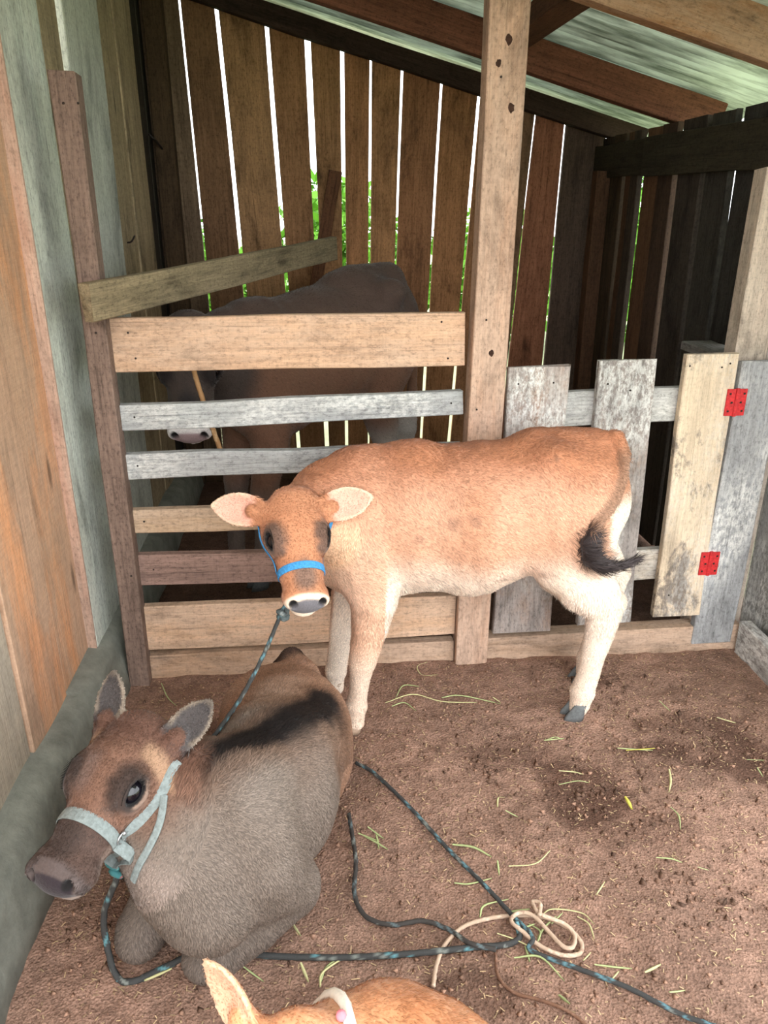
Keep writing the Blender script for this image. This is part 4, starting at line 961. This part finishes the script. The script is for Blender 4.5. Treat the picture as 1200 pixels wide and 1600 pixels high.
tag(tube_mesh('rope', smooth_path(Bp, 14), .0052, M['rope'], None, (DKR, srgb(96, 132, 140), PALE), seed=2), 'blue grey rope hanging from the standing calf chin to the lying calf', 'rope')
tag(tube_mesh('rope', smooth_path(B2p, 14), .0052, M['rope'], None, (DKR, srgb(96, 132, 140), PALE), seed=12), 'long dark rope running diagonally over the dirt to the bottom right corner', 'rope')
kn = empty('rope_knot', tuple(q1), 'grey knotted rope end hanging under the standing calf chin', 'knot')
for j in range(2):
    pts = [q1+V(.010*math.cos(t), .010*math.sin(t), .008-.014*j+.003*math.sin(2*t)) for t in np.linspace(0, 2*math.pi, 25)]
    tube_mesh('loop', pts, .0075, M['rope'], kn, (srgb(84, 92, 92), srgb(150, 156, 152), DKR), seed=19+j, pitch=.02)
Cp = [gp(545, 1270), gp(550, 1300), gp(556, 1345), gp(554, 1395), gp(572, 1430), gp(612, 1443), gp(660, 1437), gp(700, 1450), gp(735, 1472, .018), gp(775, 1482)]
tag(tube_mesh('rope', smooth_path(Cp, 14), .0054, M['rope'], None, (srgb(62, 58, 55), srgb(92, 104, 106), PALE), seed=3), 'short dark rope end curling on the dirt right of the lying calf', 'rope')
def z7(x, y): return (500+x/1.714, 1150+y/1.714)
Dp = [(303, 668), (312, 610), (335, 555), (380, 510), (440, 488), (520, 478), (600, 482), (660, 508), (698, 548), (696, 582), (650, 586), (592, 560), (545, 522), (512, 492), (535, 470), (572, 478), (612, 520), (650, 562), (676, 566), (682, 530), (655, 500), (600, 478), (578, 462), (570, 440), (590, 446), (588, 476)]
zz = [.008]*6+[.02, .012, .008, .008, .010, .014, .02, .022, .026, .026, .022, .018, .016, .016, .024, .03, .03, .026, .03, .034]
tag(tube_mesh('rope', smooth_path([gp(*z7(*p), z) for p, z in zip(Dp, zz)], 10), .0047, M['rope'], None, (srgb(186, 160, 138), srgb(210, 188, 166), srgb(150, 122, 104)), seed=4, pitch=.02), 'pale beige rope looped loosely over the dark ropes', 'rope')
Ep = [(470, 575), (478, 640), (520, 684), (590, 708), (660, 738), (715, 780), (740, 810)]
tag(tube_mesh('cord', smooth_path([gp(*z7(*p), .006) for p in Ep], 10), .0036, M['rope'], None, (srgb(120, 88, 70), srgb(140, 108, 90), srgb(96, 70, 58)), seed=5, pitch=.015), 'thin brown cord half buried in the dirt near the bottom edge', 'cord')
Np = [at(296, 545, Y=2.60), at(306, 590, Y=2.56), at(322, 640, Y=2.545), at(336, 680, Y=2.535), at(348, 712, Y=2.53)]
tag(tube_mesh('nose_rope', smooth_path(Np, 10), .0085, M['rope'], None, (srgb(196, 150, 104), srgb(222, 186, 140), srgb(130, 92, 64)), seed=6, pitch=.04), 'straw coloured rope hanging beside the white muzzle behind the rails', 'rope')

# ------------------------------------------------------------------ cut grass, straw and crumbs on the floor
gr_mats = [M['grass'], simple('pale_straw_grass', srgb(196, 190, 140), .8, .2, var=.3, vscale=60), simple('yellow_grass', srgb(196, 186, 84), .8, .2, var=.3, vscale=60)]
def blade(pts, width, mat, label, group):
    P = smooth_path([gp(x, y, .004+.012*random.random()) for x, y in pts], 6); n = len(P)
    vs_, fs = [], []
    tw = random.uniform(-.5, .5)
    for i in range(n):
        t = unit(P[min(i+1, n-1)]-P[max(i-1, 0)]); w = unit(np.cross(t, V(0, tw, 1))); k = width*(.35+.65*math.sin(math.pi*min(1, .15+.8*i/(n-1))))
        vs_ += [P[i]-w*k/2, P[i]+V(0, 0, width*.25), P[i]+w*k/2, P[i]-V(0, 0, .0006)]
    for i in range(n-1):
        for j in range(4): fs.append((i*4+j, i*4+(j+1) % 4, (i+1)*4+(j+1) % 4, (i+1)*4+j))
    fs += [(0, 1, 2, 3), tuple((n-1)*4+j for j in (3, 2, 1, 0))]
    return tag(mesh_obj('grass_blade', vs_, fs, mat, None, smooth=True), label, 'grass blade', group)
Z = [[(605, 8), (630, 3), (650, 7)], [(640, 90), (680, 93), (706, 100)], [(640, 127), (690, 117), (720, 122)], [(820, 37), (860, 35), (897, 31)], [(935, 90), (939, 120), (935, 147)], [(940, 190), (960, 215), (965, 252)], [(900, 325), (940, 330), (970, 342)], [(475, 190), (477, 167), (494, 165)],
     [(497, 198), (530, 217)], [(355, 287), (410, 300), (460, 325)], [(505, 350), (575, 345), (615, 310)], [(475, 335), (480, 370)], [(360, 390), (400, 392), (460, 378)], [(740, 428), (762, 395)], [(120, 265), (150, 282), (182, 303)], [(150, 256), (158, 300)], [(590, 482), (622, 460), (700, 470), (735, 502)], [(428, 482), (440, 450), (505, 434)],
     [(583, 540), (600, 510), (632, 480)], [(475, 525), (520, 540), (562, 562)], [(520, 590), (590, 590), (655, 652)], [(735, 612), (790, 620), (836, 621)], [(870, 632), (912, 615)], [(935, 688), (977, 680)], [(640, 690), (668, 722)], [(0, 672), (8, 630), (82, 580)], [(550, 560), (562, 602)], [(505, 468), (562, 460)], [(800, 630), (780, 652)], [(1143, 60), (1190, 62)], [(1172, 82), (1187, 106)],
     [(690, 480), (720, 500), (735, 540)], [(560, 500), (590, 520), (580, 555)], [(620, 500), (650, 470)], [(705, 600), (725, 580)], [(1010, 355), (1040, 362)], [(510, 480), (540, 510), (575, 500)]]
PX = [[(602, 1098), (645, 1088), (690, 1097), (745, 1100)], [(655, 1076), (630, 1072), (618, 1092)], [(690, 1092), (720, 1088), (782, 1102)], [(668, 1036), (652, 1042), (660, 1056), (684, 1058)], [(252, 1066), (262, 1088), (276, 1102)], [(612, 1105), (632, 1100), (650, 1112)], [(470, 1505), (482, 1535)], [(500, 1536), (512, 1508), (548, 1488)], [(380, 1508), (412, 1532)], [(225, 1530), (268, 1512)], [(850, 1155), (882, 1152)], [(330, 1538), (352, 1526)],
      [(1120, 1120), (1150, 1128)], [(1030, 1095), (1048, 1110)], [(965, 1168), (1020, 1172)], [(770, 1092), (782, 1100)], [(560, 1300), (590, 1312)], [(575, 1290), (600, 1310)], [(455, 1440), (470, 1462)]]
BL_ = [[z7(*q) for q in b] for b in Z]+PX
ANCH = {'the crossing of the ropes': (800, 1460), 'the standing calf front hoof': (556, 1140), 'the lying calf near knee': (345, 1500), 'the loose end of the short rope': (545, 1270), 'the right end of the gate sill': (1140, 1010), 'the bottom right corner': (1190, 1590),
        'the dark damp patch': (900, 1230), 'the middle of the diagonal rope': (690, 1320), 'the standing calf hind hoof': (903, 1120), 'the far loop of the beige rope': (905, 1490)}
mid = np.array([np.mean(b, 0) for b in BL_]); rank = {k: np.argsort(np.argsort(np.linalg.norm(mid-np.array(v), axis=1))) for k, v in ANCH.items()}
ORD = ['nearest', 'second nearest', 'third nearest', 'fourth nearest', 'fifth nearest', 'sixth nearest', 'seventh nearest', 'eighth nearest', 'ninth nearest', 'tenth nearest', 'eleventh nearest', 'twelfth nearest']
for i, p in enumerate(BL_):
    mi = 2 if i == 3 else int(i % 3 == 1); k = min(rank, key=lambda a: rank[a][i]); r = min(rank[k][i], 11)
    blade(p, random.uniform(.004, .0075), gr_mats[mi], f"{('green', 'pale', 'yellowish')[mi]} grass blade on dirt, {ORD[r]} to {k}", 'loose cut grass on the dirt')
blade([z7(818, 160), z7(828, 176), z7(836, 193)], .012, gr_mats[2], 'short yellow leaf piece lying on the dirt right of the dark patch', None)
# crumbs of dirt and straw chaff: nobody could count them
nC = 9000; cx = RNG.uniform(-.62, 1.5, nC); cy = RNG.uniform(.62, 2.26, nC); cz = ground_z(np.c_[cx, cy]); sz = .0016+.0055*RNG.random(nC)**4
nK = 420; kc = np.array([at(x, y, Z=0)[:2] for x, y in ((900, 1230), (1140, 1180), (930, 1065), (1000, 1290), (1050, 1130), (760, 1180), (1100, 1400), (200, 1440))]); kk = RNG.integers(0, 8, nK)
cx[:nK] = np.clip(kc[kk, 0]+RNG.normal(0, .10, nK), -.62, 1.48); cy[:nK] = np.clip(kc[kk, 1]+RNG.normal(0, .06, nK), .7, 2.24); cz = ground_z(np.c_[cx, cy]); sz[:nK] = .0025+.008*RNG.random(nK)**2
tet = np.array([[1, 1, 1], [-1, -1, 1], [-1, 1, -1], [1, -1, -1]])*.8
ang = RNG.uniform(0, 6.28, nC); ca, sa = np.cos(ang), np.sin(ang)
tv = tet[None]*sz[:, None, None]*RNG.uniform(.6, 1.3, (nC, 4, 3)); tv = np.stack([tv[..., 0]*ca[:, None]-tv[..., 1]*sa[:, None], tv[..., 0]*sa[:, None]+tv[..., 1]*ca[:, None], tv[..., 2]*.8], -1)+np.stack([cx, cy, cz+sz*.3], 1)[:, None]
tf = (np.arange(nC)*4)[:, None, None]+np.array([[0, 2, 1], [0, 1, 3], [0, 3, 2], [1, 2, 3]])[None]
cc = np.array(srgb(152, 118, 98))*RNG.uniform(.45, 1.3, (nC, 1)); cc[:nK] *= .55
tag(mesh_obj('dirt_crumbs', tv.reshape(-1, 3), tf.reshape(-1, 3), M['rope'], floor, vcol=np.repeat(cc, 4, 0)), 'loose crumbs of brown dirt strewn over the floor', kind='stuff')
nS = 5200; cx = RNG.uniform(-.62, 1.5, nS); cy = RNG.uniform(.62, 2.28, nS); an = RNG.uniform(0, 6.28, nS); ln = RNG.uniform(.004, .018, nS)*RNG.uniform(.5, 1, nS); wd = .0010
d = np.stack([np.cos(an), np.sin(an), RNG.normal(0, .1, nS)], 1)*ln[:, None]; s_ = np.stack([-np.sin(an), np.cos(an), np.zeros(nS)], 1)*wd; c0 = np.stack([cx, cy, ground_z(np.c_[cx, cy])+.003], 1)
sv = np.stack([c0-d/2-s_, c0-d/2+s_, c0+d/2+s_, c0+d/2-s_], 1).reshape(-1, 3); sf = (np.arange(nS)*4)[:, None]+np.array([[0, 1, 2, 3]])
sc_ = np.array(srgb(196, 168, 130))*RNG.uniform(.5, 1.2, (nS, 1))
tag(mesh_obj('straw_chaff', sv, sf, M['rope'], floor, vcol=np.repeat(sc_, 4, 0)), 'fine straw chaff scattered thinly over the dirt', kind='stuff')

# ------------------------------------------------------------------ nails and wire in the walls
def nail(parent, p, d, r=.0035, bend=0.0):
    p = V(*p); d = unit(d); pts = [p, p+d*.018, p+d*.035+V(0, 0, bend)]
    return tube_mesh('nail', smooth_path(pts, 4), r*.6, M['iron'], parent, nseg=6)
nail(wl, at(199, 379, X=WL+.002), (1, -.2, .2), .006, .02)
tube_mesh('wire', smooth_path([at(232, 209, X=WL+.0), at(245, 222, X=WL+.03), at(262, 244, X=WL+.04)], 6), .006, M['iron'], wl, nseg=6)
for par, Yf, pts in ((fence, FY-.047, ((99, 161), (122, 161), (150, 520), (205, 900))), (gate, FY-.019, ((1078, 572), (1128, 574), (1141, 568), (1045, 930), (950, 600), (985, 610), (810, 600), (865, 598), (790, 890), (850, 888), (930, 880))),
                     (post, FY-.033, ((783, 120), (760, 500), (745, 640), (748, 720))), (fence, FY+.004, ((690, 503), (700, 560), (200, 520), (212, 560), (705, 630), (210, 652), (215, 728), (225, 815), (240, 890), (250, 985), (690, 960)))):
    for (x, y) in pts: sphere('nail', at(x, y, Y=Yf), .0032, M['iron'], par, 8, 5)

# ------------------------------------------------------------------ shrubs beyond the walls
def shrub(loc, rx, rz, n, seed, label, ry=None):
    r = np.random.default_rng(seed); ry = ry or rx
    root = empty('shrub', loc, label, 'shrub', 'shrubs outside the shed')
    u = r.normal(0, 1, (n, 3)); u /= np.linalg.norm(u, axis=1, keepdims=True); u *= (r.random((n, 1))**.4)
    c = np.array(loc)+u*np.array([rx, ry, rz])+V(0, 0, rz*.95); a = r.normal(0, 1, (n, 3)); a /= np.linalg.norm(a, axis=1, keepdims=True); b = np.cross(a, r.normal(0, 1, (n, 3))); b /= np.linalg.norm(b, axis=1, keepdims=True)+1e-9
    L = r.uniform(.05, .11, (n, 1)); vs_ = np.stack([c-a*L, c+b*L*.4, c+a*L, c-b*L*.4], 1).reshape(-1, 3)
    o = mesh_obj('foliage', vs_, (np.arange(n)*4)[:, None]+np.array([[0, 1, 2, 3]]), M['leafmat'], root); o['kind'] = 'stuff'
    for j in range(3):
        t = r.uniform(-.2, .2, 2); tube_mesh('stem', smooth_path([V(*loc), V(*loc)+V(t[0]*.5, t[1]*.5, rz*.6), V(*loc)+V(t[0]*2, t[1]*2, rz*1.3)], 4), .02, M['iron'], root, nseg=6)
for i, (x, y, rx, rz, lb) in enumerate([(-1.3, 8.6, .75, .75, 'green shrub outside, seen through the leftmost gaps of the back wall'), (.35, 9.4, .85, .98, 'green shrub outside, seen through the gaps beside the slanted brace'),
        (2.05, 8.9, .8, .8, 'green shrub outside, seen through the gaps beside the tall post'), (3.75, 9.3, .85, 1.05, 'green shrub outside, seen through the right end of the back wall'),
        (5.0, 7.0, .95, .9, 'green shrub outside, seen through the gaps near the back of the right wall'), (6.2, 5.0, .95, .8, 'green shrub outside the right wall, the one nearest the gate')]):
    shrub((x, y, -.05), rx, rz, 2600, 40+i, lb)

def knot(parent, px, py, Y, r):
    c = at(px, py, Y=Y); n = 12; vs_ = [c+V(0, -.0006, 0)]+[c+V(r*(.7+.5*random.random())*math.cos(t)*.8, 0, r*(.8+.6*random.random())*math.sin(t)) for t in np.linspace(0, 2*math.pi, n, endpoint=False)]
    vs_ += [v+V(0, .002, 0) for v in vs_[1:]]
    fs = [(0, 1+(i+1) % n, 1+i) for i in range(n)]+[(1+i, 1+(i+1) % n, n+1+(i+1) % n, n+1+i) for i in range(n)]
    mesh_obj('knot', vs_, fs, M['dark'], parent, color=srgb(70, 48, 38))
for (x, y, r) in ((795, 62, .011), (779, 98, .009), (799, 168, .011), (768, 552, .010)): knot(post, x, y, FY+.005-.0378, r)
